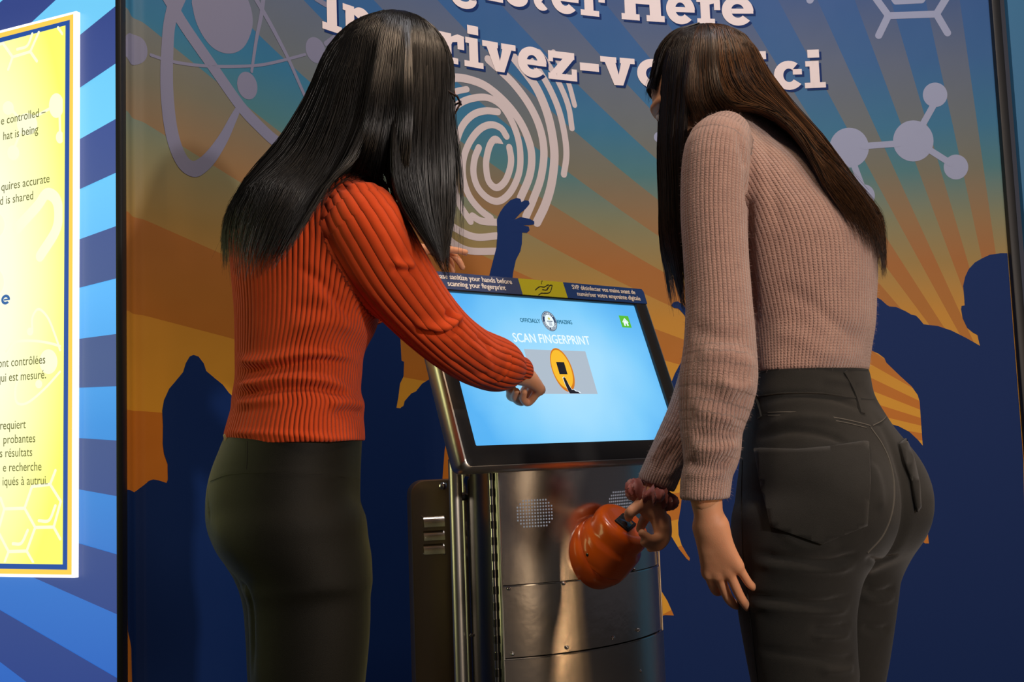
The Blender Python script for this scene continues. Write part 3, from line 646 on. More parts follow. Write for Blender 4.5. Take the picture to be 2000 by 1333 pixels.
# header sticker above the glass
def slabK(poly, name, m, d0, d1, parent=None):
    mb = MB(); mb.prism([K(u, v, d0) for u, v in poly], KN_*(d1-d0)); return mb.build(name, m, parent or HS)
slabK([(-.2775, .1515), (-.052, .1515), (-.0525, .1865), (-.2775, .1865)], 'header_sticker', M_HDRG, .0040, .0056)
slabK([(-.052, .1515), (.0628, .1515), (.0623, .1865), (-.0525, .1865)], 'header_sticker', M_HDY, .0040, .0057)
slabK([(.0628, .1515), (.2860, .1515), (.2870, .1800), (.283, .1862), (.0623, .1865)], 'header_sticker', M_HDR, .0040, .0056)
ktext('Please sanitize your hands before', -.163, .1722, .0152, 'header_text', M_TW, HS, .0062, width=.183, bold=.0004)
ktext('scanning your fingerprint', -.158, .1580, .0152, 'header_text', M_TW, HS, .0062, width=.134, bold=.0004)
ktext('SVP désinfecter vos mains avant de', .171, .1722, .0142, 'header_text', M_TW, HS, .0062, width=.176, bold=.0004)
ktext('numériser votre empreinte digitale', .180, .1580, .0142, 'header_text', M_TW, HS, .0062, width=.177, bold=.0004)
hand = [[(965, 215), (1000, 188), (1040, 190), (1065, 175), (1078, 172)], [(1025, 212), (1062, 214), (1085, 180), (1100, 174), (1107, 182), (1095, 222), (1078, 240), (1040, 243), (1015, 243), (993, 257)], [(1062, 214), (1068, 196)]]
pol = []
for h_ in hand: pol.append(stroke([kuv(820+a/4.348, 520+b/4.348) for a, b in h_], .0016))
dr = cr([(1022, 138), (1016, 158), (1024, 168), (1034, 162), (1030, 150)], 4, True); pol.append(stroke([kuv(820+a/4.348, 520+b/4.348) for a, b in dr[::2]]+[kuv(820+1022/4.348, 520+138/4.348)], .0011))
flat(pol, 'header_icon', M_INK, HS, .0063)

# pedestal: curved front sheets
cc = np.array([-.108, 2.45]); RR = .414
def cyl(az, z, r=RR): a = math.radians(az); return np.array([cc[0]+r*math.sin(a), cc[1]-r*math.cos(a), z])
def sheet(a0, a1, z0, z1, r, th=.003, n=28):
    mb = MB(); A = np.linspace(a0, a1, n); V = []
    for a in A: V += [cyl(a, z0, r), cyl(a, z1, r), cyl(a, z1, r-th), cyl(a, z0, r-th)]
    Fc = []
    for i in range(n-1):
        for k in range(4): Fc.append([4*i+k, 4*i+(k+1) % 4, 4*(i+1)+(k+1) % 4, 4*(i+1)+k])
    Fc += [[0, 1, 2, 3], [4*(n-1)+3, 4*(n-1)+2, 4*(n-1)+1, 4*(n-1)]]; return mb.add(V, Fc)
def zcol(px, py):    # height of a photo point on the curved front
    d = ray(px, py); t = d[0]/d[1]
    A_ = 1+t*t; B_ = -2*(cc[1]+t*cc[0]); C_ = cc@cc-RR*RR; Y = (-B_-math.sqrt(max(B_*B_-4*A_*C_, 0)))/(2*A_)
    X = t*Y; return math.degrees(math.atan2(X-cc[0], cc[1]-Y)), H+Y*d[2]/d[1]
A0 = zcol(979, 1130)[0]; A1 = 68.5
z1_ = zcol(1040, 1140)[1]; z2_ = zcol(1022, 1284)[1]
BODY = sheet(A0+.6, A1-.6, .02, H-.035, RR-.004).build('front_core', M_DSTEEL, KIOSK, smooth=True)
UP = sheet(A0, A1, z1_, H-.040, RR).build('upper_front_panel', M_STEEL, KIOSK, smooth=True)
sheet(A0, A1, z2_+.001, z1_-.0012, RR+.0025).build('middle_front_panel', M_STEEL, KIOSK, smooth=True)
sheet(A0, A1, .02, z2_-.0012, RR+.005).build('lower_front_panel', M_STEEL, KIOSK, smooth=True)
for z_, r_ in ((z1_, RR+.0030), (z2_, RR+.0055)): sheet(A0, A1, z_-.0032, z_-.0014, r_+.0004, .004).build('seam_glint_strip', M_CHROME, KIOSK, smooth=True)  # chrome strips added to imitate seams catching the light
for az_, z0_, z9_ in ((A0, .02, H-.042), (A1, .02, H-.042)):
    mb = MB(); mb.tube([cyl(az_, z0_, RR+.003), cyl(az_, z9_, RR+.003)], .0021, 10); mb.build('panel_bright_edge', M_SATIN, KIOSK, smooth=True)  # bright tubes added to imitate light along the panel's vertical edges
for px, py in [(993, 1150), (1099, 1140), (1000, 1278), (1105, 1265), (1195, 1246), (1244, 1231), (1236, 1113), (1247, 1311)]:
    az, z = zcol(px, py); az = min(az, A1-.8); mb = MB(); c_ = cyl(az, z, RR+.001); nrm = cyl(az, z, RR+1)-cyl(az, z, RR)
    mb.lathe(c_, nrm, [(.0038, 0), (.0038, .0030), (.0028, .0050), (.0012, .0058)], 14); mb.build('rivet', M_CHROME, KIOSK, smooth=True)
# sides and back of the pedestal
Lp, Rp = cyl(A0, 0), cyl(A1, 0)
mb = MB(); bk = -N0*.085
mb.prism([Lp-N0*.004, Lp+bk, Lp+bk+KA*.02, Lp-N0*.004+KA*.02], (0, 0, H-.035)); mb.build('hinged_side_door', M_DSTEEL, KIOSK, bevel=.002)
mb = MB(); mb.prism([Lp+bk, Rp+bk*1.0, Rp+bk*.9-N0*.05, Lp+bk-N0*.05+KA*.02], (0, 0, H-.05)); mb.build('back_cover', M_DSTEEL, KIOSK, bevel=.01)
mb = MB(); mb.prism([Rp-N0*.002, Rp+bk, Rp+bk-KA*.01, Rp-N0*.002-KA*.01], (0, 0, H-.04)); mb.build('side_panel', M_DSTEEL, KIOSK, bevel=.002)
hp = Lp-N0*.016-KA*.003
mb = MB(); mb.tube([hp+np.array([0, 0, z]) for z in (.05, H-.045)], .0045, 10); HG = mb.build('hinge', M_CHROME, KIOSK, smooth=True)
for i in range(30):
    z = .06+i*.029
    mb = MB(); mb.tube([hp+np.array([0, 0, z]), hp+np.array([0, 0, z+.014])], .0058, 10); mb.build('hinge_knuckle', M_DSTEEL, HG, smooth=True)
sc_ = Lp-N0*.063-KA*.001
mb = MB(); q = P(922, 1241, 2.12); mb.lathe(q, [-.8, -.5, 0], [(.003, -.004), (.003, .003), (.001, .005)], 12); mb.build('rivet', M_CHROME, KIOSK, smooth=True)
# speaker perforations
def grille(cx, cy, rx, ry, name, keep):
    mb = MB(); az0, z0 = zcol(cx, cy)
    nx, ny = int(rx/.0055), int(ry/.0055)
    for i in range(-nx, nx+1):
        for j in range(-ny, ny+1):
            if abs(i/(nx+.5))**3+abs(j/(ny+.5))**3 > 1: continue
            az = az0+math.degrees(i*.0055/RR); z = z0+j*.0058
            c = cyl(az, z, RR+.0004); t = cyl(az+1, z)-cyl(az, z); t /= np.linalg.norm(t)
            V = [c+t*.0017*math.cos(a)+np.array([0, 0, .0019])*math.sin(a) for a in np.linspace(0, 2*PI, 6, endpoint=False)]
            mb.add(V, [[0, 1, 2, 3, 4, 5]])
    return mb.build(name, keep, UP)
M_PERF = mat('glowing_perforation', (.75, .78, .85, 1), .35, .2, emis=(.8, .85, 1, 1), estr=.18)  # faint glow put into the holes, which hold no lamp
grille(1045, 1003, .036, .026, 'speaker_grille', M_PERF)['kind'] = 'stuff'
grille(1213, 985, .036, .026, 'speaker_grille', M_PERF)['kind'] = 'stuff'
# round post carrying the screen, with its bright edge
for px, Y, r in ((888, 2.13, .0125), (907, 2.19, .0085)):
    b0 = P(px+6, 1100, Y); mb = MB(); mb.tube([(b0[0], b0[1], .01), (b0[0], b0[1], H-.02)], r, 20); mb.build('post', M_SATIN, KIOSK, smooth=True)
q = P(918, 970, 2.15); mb = MB(); mb.tube([q+np.array([-.03, .0, 0]), q+np.array([.05, .01, 0])], .008, 10); mb.build('post_bracket', M_DSTEEL, KIOSK, smooth=True)
mb = MB(); mb.box((.12, 2.28, .012), KA*.26, N0*.17, (0, 0, .012)); mb.build('base_plate', M_DSTEEL, KIOSK, bevel=.004)
mb = MB(); ku = K(.02, -.02, -.10); mb.box(ku, KA*.10, KU*.10, KN_*.03); mb.box((K(.02, -.12, -.10)+np.array([0, 0, -.02])), KA*.09, (0, 0, .08), N0*.035); mb.build('screen_mount', M_DSTEEL, KIOSK, bevel=.004)

# louvred electrical box at the back
Yb = 2.27; tx = np.array([.96, .26, 0]); tx /= np.linalg.norm(tx); ny = np.array([tx[1], -tx[0], 0])
b0 = P(806, 1100, Yb)
def BQ(px, py):   # on the cabinet's face plane
    d = ray(px, py); o = b0-CP; t = (o@ny)/(d@ny); X = CP+d*t-b0; return np.array([X@tx, X[2]+b0[2]])
def BP(u, v, d=0): return b0+tx*u+np.array([0, 0, v-b0[2]])+ny*d
wv = BQ(806, 1000)[0]; top = BQ(850, 938)[1]
M_CAB = mat('dark_bronze_steel', (.34, .25, .16, 1), .36, .9)
outl = [(0, .02)]+[(0, top-.03)]+[(.03-.03*math.cos(a), top-.03+.03*math.sin(a)) for a in np.linspace(.2, PI/2, 7)]+[(.125, top), (.125, .02)]
mb = MB(); mb.prism([BP(u, v) for u, v in outl], -ny*.05); LV = mb.build('rear_cabinet', M_CAB, KIOSK, bevel=.003); LV['label'] = 'dark bronze metal cabinet with three louvres'
for py0, py1 in ((1010, 1028), (1038, 1054), (1064, 1081)):
    u0, v1 = BQ(826, py0); u1, v0 = BQ(867, py1); V = []; A = np.linspace(0, PI/2, 7); n = 7
    mb = MB()
    for u in (u0, u1):
        for a in A: V.append(BP(u, v0+(v1-v0)*(1-math.sin(a)**1.2) if False else v0+(v1-v0)*math.cos(a), .011*math.sin(a)))
    Fc = [[i, i+1, 7+i+1, 7+i] for i in range(6)]+[list(range(7))+[], list(range(7, 14))[::-1]]
    V += [BP(u0, v0, 0), BP(u1, v0, 0)]; Fc[6] = list(range(7))+[14]; Fc[7] = list(range(7, 14))[::-1]+[15]; Fc += [[6, 13, 15, 14]]
    mb.add(V, Fc); mb.build('louvre', M_STEEL, LV, smooth=True)
u, v = BQ(865, 950); mb = MB(); mb.lathe(BP(u, v, .0), ny, [(.008, 0), (.008, .004), (.0055, .007), (.002, .0085)], 18); mb.build('bolt', M_CHROME, LV, smooth=True)
for px, py in ((824, 1010), (867, 1010), (828, 1082), (868, 1082)):
    u, v = BQ(px, py); mb = MB(); mb.lathe(BP(u, v, 0), ny, [(.0025, 0), (.0025, .002), (.001, .003)], 10); mb.build('screw', M_CHROME, LV, smooth=True)

# orange fingerprint scanner
SC_AZ, SC_Z = zcol(1172, 1078)
sb = cyl(SC_AZ, SC_Z, RR-.012)
ax = np.array([.52, -.46, .72]); ax /= np.linalg.norm(ax)
nb = cyl(SC_AZ, SC_Z, 1)-cyl(SC_AZ, SC_Z, 0)
SCN = MB()
ax0 = nb*.78+ax*.55; ax0 /= np.linalg.norm(ax0)
SCN.lathe(sb, ax0, [(.070, -.02), (.0705, .014), (.069, .022), (.064, .029), (.0625, .0295), (.0625, .031), (.062, .040), (.058, .048), (.03, .056)], 64)
SC_BASE = SCN.build('fingerprint_scanner', M_ORG, KIOSK, smooth=True)
hb = sb+ax0*.030+np.array([.006, -.004, .006])
TOPL = .056
mb = MB(); mb.lathe(hb, ax, [(.061, -.03), (.0615, .008), (.0595, .014), (.0555, .019), (.0545, .0225), (.0545, .026), (.0555, TOPL-.018), (.054, TOPL-.009), (.050, TOPL-.003), (.044, TOPL), (.036, TOPL-.0005), (.024, TOPL-.003), (.001, TOPL-.004)], 64)
mb.build('scanner_head', M_ORG, SC_BASE, smooth=True)
tcn = hb+ax*(TOPL-.002)
sx = np.cross([0, 0, 1], ax); sx /= np.linalg.norm(sx); sy = np.cross(ax, sx)
c45, s45 = math.cos(math.radians(20)), math.sin(math.radians(20)); a_, b_ = sx*c45+sy*s45, -sx*s45+sy*c45
mb = MB(); mb.box(tcn, a_*.0215, b_*.0160, ax*.0022); mb.build('sensor_frame', M_RUB, SC_BASE, bevel=.0012)
mb = MB(); mb.box(tcn+ax*.0012, a_*.0165, b_*.0120, ax*.0018); mb.build('sensor_window', mat('sensor_glass', (.02, .025, .03, 1), .08, coat=1), SC_BASE, bevel=.001)
mb = MB(); q = sb+ax0*.036; vd = (CP-q); vd -= ax0*(vd@ax0); vd /= np.linalg.norm(vd); mb.lathe(q+vd*.060-np.cross(ax0, vd)*.0, vd, [(.0032, 0), (.0032, .0025), (.001, .003)], 12); mb.build('screw', M_DSTEEL, SC_BASE, smooth=True)
# ------------------------------------------------------------------ implicit surfaces -> meshes
def smin(a, b, k):
    h = np.clip(.5+.5*(b-a)/k, 0, 1); return b+(a-b)*h-k*h*(1-h)
def cull(f, lo, hi, m=.05):
    lo = np.asarray(lo, float); hi = np.asarray(hi, float)
    def g(p):
        e = np.maximum(np.maximum(lo-p, p-hi), 0); d = np.sqrt((e*e).sum(1)); k = d < m
        o = d+.0
        if k.any(): o[k] = f(p[k])
        return o
    return g
class ZTube:
    """body of stacked ellipses; rows: z, x, y, half side, half depth; beta = facing azimuth (deg)"""
    def __init__(s, rows, beta, grow=0.0, lo=True, hi=True, p=2.0):
        r = np.array(sorted(rows)); r = cr(r, 5); r = r[np.argsort(r[:, 0])]
        s.r = r; s.b = math.radians(beta); s.g = grow; s.p = p
    def loc(s, p):
        z = p[:, 2]; r = s.r
        cx = np.interp(z, r[:, 0], r[:, 1]); cy = np.interp(z, r[:, 0], r[:, 2]); A = np.interp(z, r[:, 0], r[:, 3])+s.g; B = np.interp(z, r[:, 0], r[:, 4])+s.g
        dx, dy = p[:, 0]-cx, p[:, 1]-cy; c, n = math.cos(s.b), math.sin(s.b)
        v = dx*c+dy*n; u = dx*n-dy*c      # v forward, u to the person's right
        return u, v, np.maximum(A, .01), np.maximum(B, .01)
    def __call__(s, p):
        u, v, A, B = s.loc(p); r = np.sqrt((u/A)**2+(v/B)**2)+1e-6
        g = np.sqrt((u/A**2)**2+(v/B**2)**2)/r+1e-6
        d = (r-1)/g; z = p[:, 2]
        return np.maximum(d, np.maximum(z-s.r[-1, 0]-s.g, s.r[0, 0]-s.g-z))
    def ang(s, p): u, v, A, B = s.loc(p); return np.arctan2(u/A, -v/B), u, v, A, B
class PTube:
    """round limb along a path; pts (n,3), radii"""
    def __init__(s, pts, rad, n=5, grow=0.0, flat=None):
        q = cr(np.hstack([np.asarray(pts, float), np.asarray(rad, float)[:, None]]), n) if len(pts) > 2 else np.hstack([np.asarray(pts, float), np.asarray(rad, float)[:, None]])
        s.p = q[:, :3]; s.r = q[:, 3]+grow
        L = np.linalg.norm(np.diff(s.p, axis=0), axis=1); s.s = np.concatenate([[0], np.cumsum(L)])
        s.lo = (s.p-s.r[:, None]).min(0); s.hi = (s.p+s.r[:, None]).max(0)
    def near(s, p):
        best = np.full(len(p), 1e9); par = np.zeros(len(p)); idx = np.zeros(len(p), int)
        for i in range(len(s.p)-1):
            a, b = s.p[i], s.p[i+1]; ab = b-a; L = ab@ab
            t = np.clip(((p-a)@ab)/L, 0, 1); q = a+t[:, None]*ab; d = np.linalg.norm(p-q, axis=1)-(s.r[i]+(s.r[i+1]-s.r[i])*t)
            m = d < best; best[m] = d[m]; par[m] = (i+t)[m]; idx[m] = i
        return best, par
    def __call__(s, p):
        e = np.maximum(np.maximum(s.lo-p, p-s.hi), 0); d = np.sqrt((e*e).sum(1)); k = d < .05; o = d+0.
        if k.any(): o[k] = s.near2(p[k])
        return o
    def near2(s, p):
        best = np.full(len(p), 1e9)
        for i in range(len(s.p)-1):
            a, ab = s.p[i], s.p[i+1]-s.p[i]; q = p-a; t = np.clip((q@ab)/(ab@ab), 0, 1); q -= t[:, None]*ab
            np.minimum(best, np.sqrt(np.einsum('ij,ij->i', q, q))-(s.r[i]+(s.r[i+1]-s.r[i])*t), out=best)
        return best
    def ang(s, p, ref):
        d, par = s.near(p); i = np.minimum(par.astype(int), len(s.p)-2); t = par-i
        c = s.p[i]+(s.p[i+1]-s.p[i])*t[:, None]; T = np.gradient(s.p, axis=0); T /= np.linalg.norm(T, axis=1)[:, None]
        N = np.zeros_like(T); n = np.asarray(ref, float)
        for k in range(len(T)): n = n-T[k]*(n@T[k]); n /= np.linalg.norm(n); N[k] = n
        Tn = T[i]; Nn = N[i]; B = np.cross(Tn, Nn); v = p-c
        return np.arctan2((v*B).sum(1), (v*Nn).sum(1)), np.interp(par, np.arange(len(s.s)), s.s), np.interp(par, np.arange(len(s.r)), s.r)
def ellip(c, r, R=None):
    c = np.asarray(c, float); r = np.asarray(r, float)
    def f(p):
        q = p-c
        if R is not None: q = q@R      # columns of R = local axes
        k = np.sqrt(((q/r)**2).sum(1))+1e-6; g = np.sqrt(((q/r**2)**2).sum(1))/k+1e-6
        return (k-1)/g
    return f
def surface(f, lo, hi, h, C=4):
    """surface nets over a sparse set of cells"""
    lo = np.asarray(lo, float); hi = np.asarray(hi, float); nc = np.ceil((hi-lo)/(h*C)).astype(int)
    ax = [lo[i]+np.arange(nc[i]+1)*h*C for i in range(3)]
    G = np.stack(np.meshgrid(*ax, indexing='ij'), -1); D0 = f(G.reshape(-1, 3)).reshape(G.shape[:3])
    cen = [lo[i]+(np.arange(nc[i])+.5)*h*C for i in range(3)]
    act = np.abs(D0[:-1, :-1, :-1]) < h*C*2.2
    D = np.repeat(np.repeat(np.repeat(D0[:-1, :-1, :-1], C, 0), C, 1), C, 2).astype(np.float32)
    I = np.argwhere(act); o = np.stack(np.meshgrid(*[np.arange(C)]*3, indexing='ij'), -1).reshape(-1, 3)
    J = (I[:, None, :]*C+o[None]).reshape(-1, 3)
    val = np.concatenate([f(lo+q*h) for q in np.array_split(J, max(1, len(J)//300000+1))])
    D[J[:, 0], J[:, 1], J[:, 2]] = val
    S = D < 0; c = S[:-1, :-1, :-1].astype(np.int8)
    for a, b, e_ in [(1, 0, 0), (0, 1, 0), (0, 0, 1), (1, 1, 0), (1, 0, 1), (0, 1, 1), (1, 1, 1)]:
        c = c+S[a:S.shape[0]-1+a, b:S.shape[1]-1+b, e_:S.shape[2]-1+e_]
    A = np.argwhere((c > 0) & (c < 8)); n = len(A)
    vid = -np.ones([k-1 for k in S.shape], np.int32); vid[A[:, 0], A[:, 1], A[:, 2]] = np.arange(n)
    off = np.array([(i, j, k) for i in (0, 1) for j in (0, 1) for k in (0, 1)])
    vals = np.stack([D[A[:, 0]+a, A[:, 1]+b, A[:, 2]+e_] for a, b, e_ in off], 1)
    acc = np.zeros((n, 3)); cnt = np.zeros(n)
    for i in range(8):
        for j in range(i+1, 8):
            if np.abs(off[i]-off[j]).sum() != 1: continue
            v0, v1 = vals[:, i], vals[:, j]; m = (v0 < 0) != (v1 < 0); t = np.where(m, v0/(v0-v1+1e-12), 0)
            acc += np.where(m[:, None], off[i]+(off[j]-off[i])*t[:, None], 0); cnt += m
    V = lo+(A+acc/cnt[:, None])*h; quads = []
    for axn in range(3):
        e0 = [0, 0, 0]; e0[axn] = 1; b_, c_ = [(1, 2), (2, 0), (0, 1)][axn]
        s0 = S[tuple(slice(0, -1) for _ in range(3))]
        s1 = S[tuple(slice(e0[k], S.shape[k]-1+e0[k]) for k in range(3))]
        E = np.argwhere(s0 != s1); E = E[(E[:, b_] > 0) & (E[:, c_] > 0)]
        def at(db, dc): q = E.copy(); q[:, b_] -= db; q[:, c_] -= dc; return vid[q[:, 0], q[:, 1], q[:, 2]]
        Q = np.stack([at(1, 1), at(0, 1), at(0, 0), at(1, 0)], 1); fl = ~s0[E[:, 0], E[:, 1], E[:, 2]]
        Q[fl] = Q[fl][:, ::-1]; quads.append(Q)
    Q = np.concatenate(quads); Q = Q[(Q >= 0).all(1)]
    return V, Q
def relax(V, Q, it=1, k=.5):
    n = len(V); e = np.concatenate([Q[:, [0, 1]], Q[:, [1, 2]], Q[:, [2, 3]], Q[:, [3, 0]]])
    for _ in range(it):
        s_ = np.zeros_like(V); c = np.zeros(n)
        for a in range(3): s_[:, a] = np.bincount(e[:, 0], V[e[:, 1], a], n)+np.bincount(e[:, 1], V[e[:, 0], a], n)
        c = np.bincount(e[:, 0], minlength=n)+np.bincount(e[:, 1], minlength=n)
        V = V*(1-k)+k*s_/np.maximum(c, 1)[:, None]
    return V
def normals(V, Q):
    N = np.cross(V[Q[:, 2]]-V[Q[:, 0]], V[Q[:, 3]]-V[Q[:, 1]]); o = np.zeros_like(V)
    for k in range(4):
        for a in range(3): o[:, a] += np.bincount(Q[:, k], N[:, a], len(V))
    return o/np.maximum(np.linalg.norm(o, axis=1), 1e-12)[:, None]
def bvh(V, Q): return BVHTree.FromPolygons([Vector(v) for v in V], [tuple(int(i) for i in q) for q in Q])
def cast(b, px, py):
    r = b.ray_cast(Vector(CP), Vector(ray(px, py))); return None if r[0] is None else np.array(r[0])
def folds(V, N, b, lst):
    """lst: (pixel path, amplitude m, width m): raised (+) or sunk (-) crease where the path falls on the surface"""
    for path, amp, wd in lst:
        q = [cast(b, *p) for p in cr(path, 6)]; q = [v for v in q if v is not None]
        if len(q) < 2: continue
        q = np.array(q); m = np.abs(V-q.mean(0)).max(1) < (np.abs(q-q.mean(0)).max()+wd*4)
        idx = np.where(m)[0]; p = V[idx]; best = np.full(len(idx), 9.0); tt = np.zeros(len(idx))
        for i in range(len(q)-1):
            a, ab = q[i], q[i+1]-q[i]; t = np.clip(((p-a)@ab)/(ab@ab+1e-12), 0, 1); d = np.linalg.norm(p-a-t[:, None]*ab, axis=1)
            k = d < best; best[k] = d[k]; tt[k] = (i+t[k])/(len(q)-1)
        taper = np.clip(np.minimum(tt, 1-tt)*6, 0, 1)
        V[idx] += N[idx]*(amp*taper*np.exp(-(best/wd)**2))[:, None]
    return V
def attr(me, name, val):
    a = me.attributes.new(name, 'FLOAT', 'POINT'); a.data.foreach_set('value', np.asarray(val, np.float32))

def rows_px(lst, beta, Yof, Aof):
    """lst (py, left px, right px) -> stacked-ellipse rows. Aof: half side; half depth follows from the outline"""
    out = []; c, s_ = abs(math.cos(math.radians(beta))), abs(math.sin(math.radians(beta)))
    for py, L, R in lst:
        Y = np.interp(py, *Yof); A = np.interp(py, *Aof)
        hw = (R-L)/2/F*Y; B = math.sqrt(max((hw*hw-(A*s_)**2)/(c*c), .0004))
        p = P((L+R)/2, py, Y); out.append((p[2], p[0], p[1], A, B))
    return out

def wool(name, base, base2, depth, rough=.9, nscale=900, fuzz=.0006, stitch=0.0, sheen=.3):
    """rib-knit: raised ribs follow the 'rib' phase stored on the garment"""
    m = bpy.data.materials.new(name); m.use_nodes = True; nt = m.node_tree; b = nt.nodes['Principled BSDF']
    b.inputs['Roughness'].default_value = rough; b.inputs['Specular IOR Level'].default_value = .2; b.inputs['Sheen Weight'].default_value = sheen; b.inputs['Sheen Roughness'].default_value = .5
    at = nt.nodes.new('ShaderNodeAttribute'); at.attribute_name = 'rib'; al = nt.nodes.new('ShaderNodeAttribute'); al.attribute_name = 'along'
    s_ = mth(nt, 'ABSOLUTE', mth(nt, 'SINE', mth(nt, 'MULTIPLY', at.outputs['Fac'], .5)))
    s_ = mth(nt, 'POWER', s_, .6)
    n = nt.nodes.new('ShaderNodeTexNoise'); n.inputs['Scale'].default_value = nscale; n.inputs['Detail'].default_value = 3
    tc = nt.nodes.new('ShaderNodeTexCoord'); nt.links.new(tc.outputs['Object'], n.inputs['Vector'])
    h = mth(nt, 'ADD', mth(nt, 'MULTIPLY', s_, depth), mth(nt, 'MULTIPLY', n.outputs[0], fuzz))
    if stitch:
        st = mth(nt, 'ABSOLUTE', mth(nt, 'SINE', mth(nt, 'ADD', mth(nt, 'MULTIPLY', al.outputs['Fac'], PI/.0042), mth(nt, 'MULTIPLY', s_, 1.4))))
        h = mth(nt, 'ADD', h, mth(nt, 'MULTIPLY', st, stitch))
    bp = nt.nodes.new('ShaderNodeBump'); bp.inputs['Strength'].default_value = 1; bp.inputs['Distance'].default_value = 1.0
    nt.links.new(h, bp.inputs['Height']); nt.links.new(bp.outputs[0], b.inputs['Normal'])
    n2 = nt.nodes.new('ShaderNodeTexNoise'); n2.inputs['Scale'].default_value = 45; n2.inputs['Detail'].default_value = 6; nt.links.new(tc.outputs['Object'], n2.inputs['Vector'])
    mx = nt.nodes.new('ShaderNodeMix'); mx.data_type = 'RGBA'; mx.inputs[6].default_value = base; mx.inputs[7].default_value = base2
    nt.links.new(n2.outputs[0], mx.inputs[0]); nt.links.new(mx.outputs[2], b.inputs['Base Color'])
    return m
M_SKIN = mat('skin', lin((222, 160, 122)), .5, spec=.4, noise=.07, nscale=40, bump=.0002, bscale=700, sss=.25)
M_NAIL = mat('nail', lin((232, 178, 150)), .25, coat=.4)
M_EYE = mat('eye_white', (.7, .68, .65, 1), .15); M_IRIS = mat('dark_iris', (.02, .01, .006, 1), .1); M_LIP = mat('lip', lin((178, 96, 84)), .4)
M_KNIT = wool('rust_orange_rib_knit', lin((214, 80, 32)), lin((194, 66, 25)), .0030, nscale=1400, fuzz=.0002, sheen=.06)
M_WOOL = wool('dusty_pink_wool_rib', lin((190, 152, 138)), lin((162, 127, 117)), .0021, nscale=700, fuzz=.0022, stitch=.0007, sheen=.5)
M_LEG = mat('dark_leggings_rim_sheen', (.007, .007, .005, 1), .62, spec=.2, sheen=.1, bump=.0003, bscale=1500)
M_LEG.node_tree.nodes['Principled BSDF'].inputs['Sheen Weight'].default_value = .30; M_LEG.node_tree.nodes['Principled BSDF'].inputs['Sheen Roughness'].default_value = .35; M_LEG.node_tree.nodes['Principled BSDF'].inputs['Sheen Tint'].default_value = (.75, .8, .35, 1)  # olive sheen tint imitates yellow rim light on the dark cloth
M_JEAN = mat('washed_black_denim', (.014, .0142, .013, 1), .8, spec=.25, noise=.35, nscale=35, bump=.0005, bscale=1300, sheen=.2)
M_SEAM = mat('grey_seam_thread', (.10, .094, .082, 1), .8)
M_SHOE = mat('black_shoe', (.015, .015, .016, 1), .5)

# ------------------------------------------------------------------ hands
def rot(v, ax, a):
    ax = ax/np.linalg.norm(ax); return v*math.cos(a)+np.cross(ax, v)*math.sin(a)+ax*(ax@v)*(1-math.cos(a))
def hand(wrist, d, back, side, curls, fore=None, thumb=None, sc=1.0, fat=1.0, long=1.0, spread=(6, 1, -4, -9), joints=None):
    """d: towards the knuckles; back: out of the back of the hand; side: towards the thumb.
    curls: per finger (knuckle, middle, end) bends in degrees towards the palm. Returns sdf, box, nail frames"""
    d = d/np.linalg.norm(d); back = back-d*(back@d); back /= np.linalg.norm(back); side = np.cross(d, back)*(1 if np.cross(d, back)@side > 0 else -1)
    parts = []; tips = []
    kn = [(.024, .082), (.008, .085), (-.009, .081), (-.025, .074)]
    ln = [(.040, .024, .019), (.044, .028, .020), (.041, .026, .020), (.032, .019, .017)]
    rd = [.0084, .0086, .0081, .0072]
    allp = [wrist]
    for k in range(4):
        K0 = wrist+(d*kn[k][1]+side*kn[k][0])*sc
        parts.append(('m', PTube([wrist+side*kn[k][0]*.55*sc+d*.006, (wrist+K0)/2+side*kn[k][0]*.12+back*.003*sc, K0], np.array([.0150, .0135, .0098])*sc, 3)))
        dd = rot(d, back, math.radians(spread[k])*(1 if np.cross(back, d)@side > 0 else -1))
        axis = np.cross(dd, back); p = K0; pts = [p-d*.004]; a = 0
        for j in range(3):
            a = math.radians(curls[k][j]); dd = rot(dd, axis, -a) if True else dd
            p = p+dd*ln[k][j]*sc*long; pts.append(p)
        bk = np.cross(axis, dd); bk /= np.linalg.norm(bk)
        if bk@back < -1.1: bk = -bk
        tips.append((p, dd, np.cross(dd, axis)/np.linalg.norm(axis), rd[k]*sc))
        parts.append(('f', PTube(pts, np.array([rd[k]*1.10, rd[k]*1.02, rd[k]*.94, rd[k]*.80])*sc*fat, 4)))
        allp += pts
    if thumb is not None:
        q = [wrist+side*.010*sc+d*.012*sc]+[wrist+(d*t[0]+side*t[1]-back*t[2])*sc for t in thumb]
        parts.append(('t', PTube(q, np.array([.0145, .0120, .0098, .0078])*sc, 4))); allp += q
        dd = q[-1]-q[-2]; dd /= np.linalg.norm(dd); bb = side-dd*(side@dd); tips.append((q[-1], dd, bb/np.linalg.norm(bb), .0085*sc))
    if fore is not None:
        parts.append(('m', PTube([wrist+d*.01, wrist, fore], [.0200*sc, .0205*sc, .0265*sc], 2))); allp.append(fore)
    def f(p):
        o = None
        for ty, g in parts:
            if ty == 'm': v = g(p); o = v if o is None else smin(o, v, .012*sc)
        # flatten the palm a little along its back
        for ty, g in parts:
            if ty != 'm': o = smin(o, g(p), .006*sc)
        return o
    A = np.array(allp); return f, A.min(0)-.035, A.max(0)+.035, tips
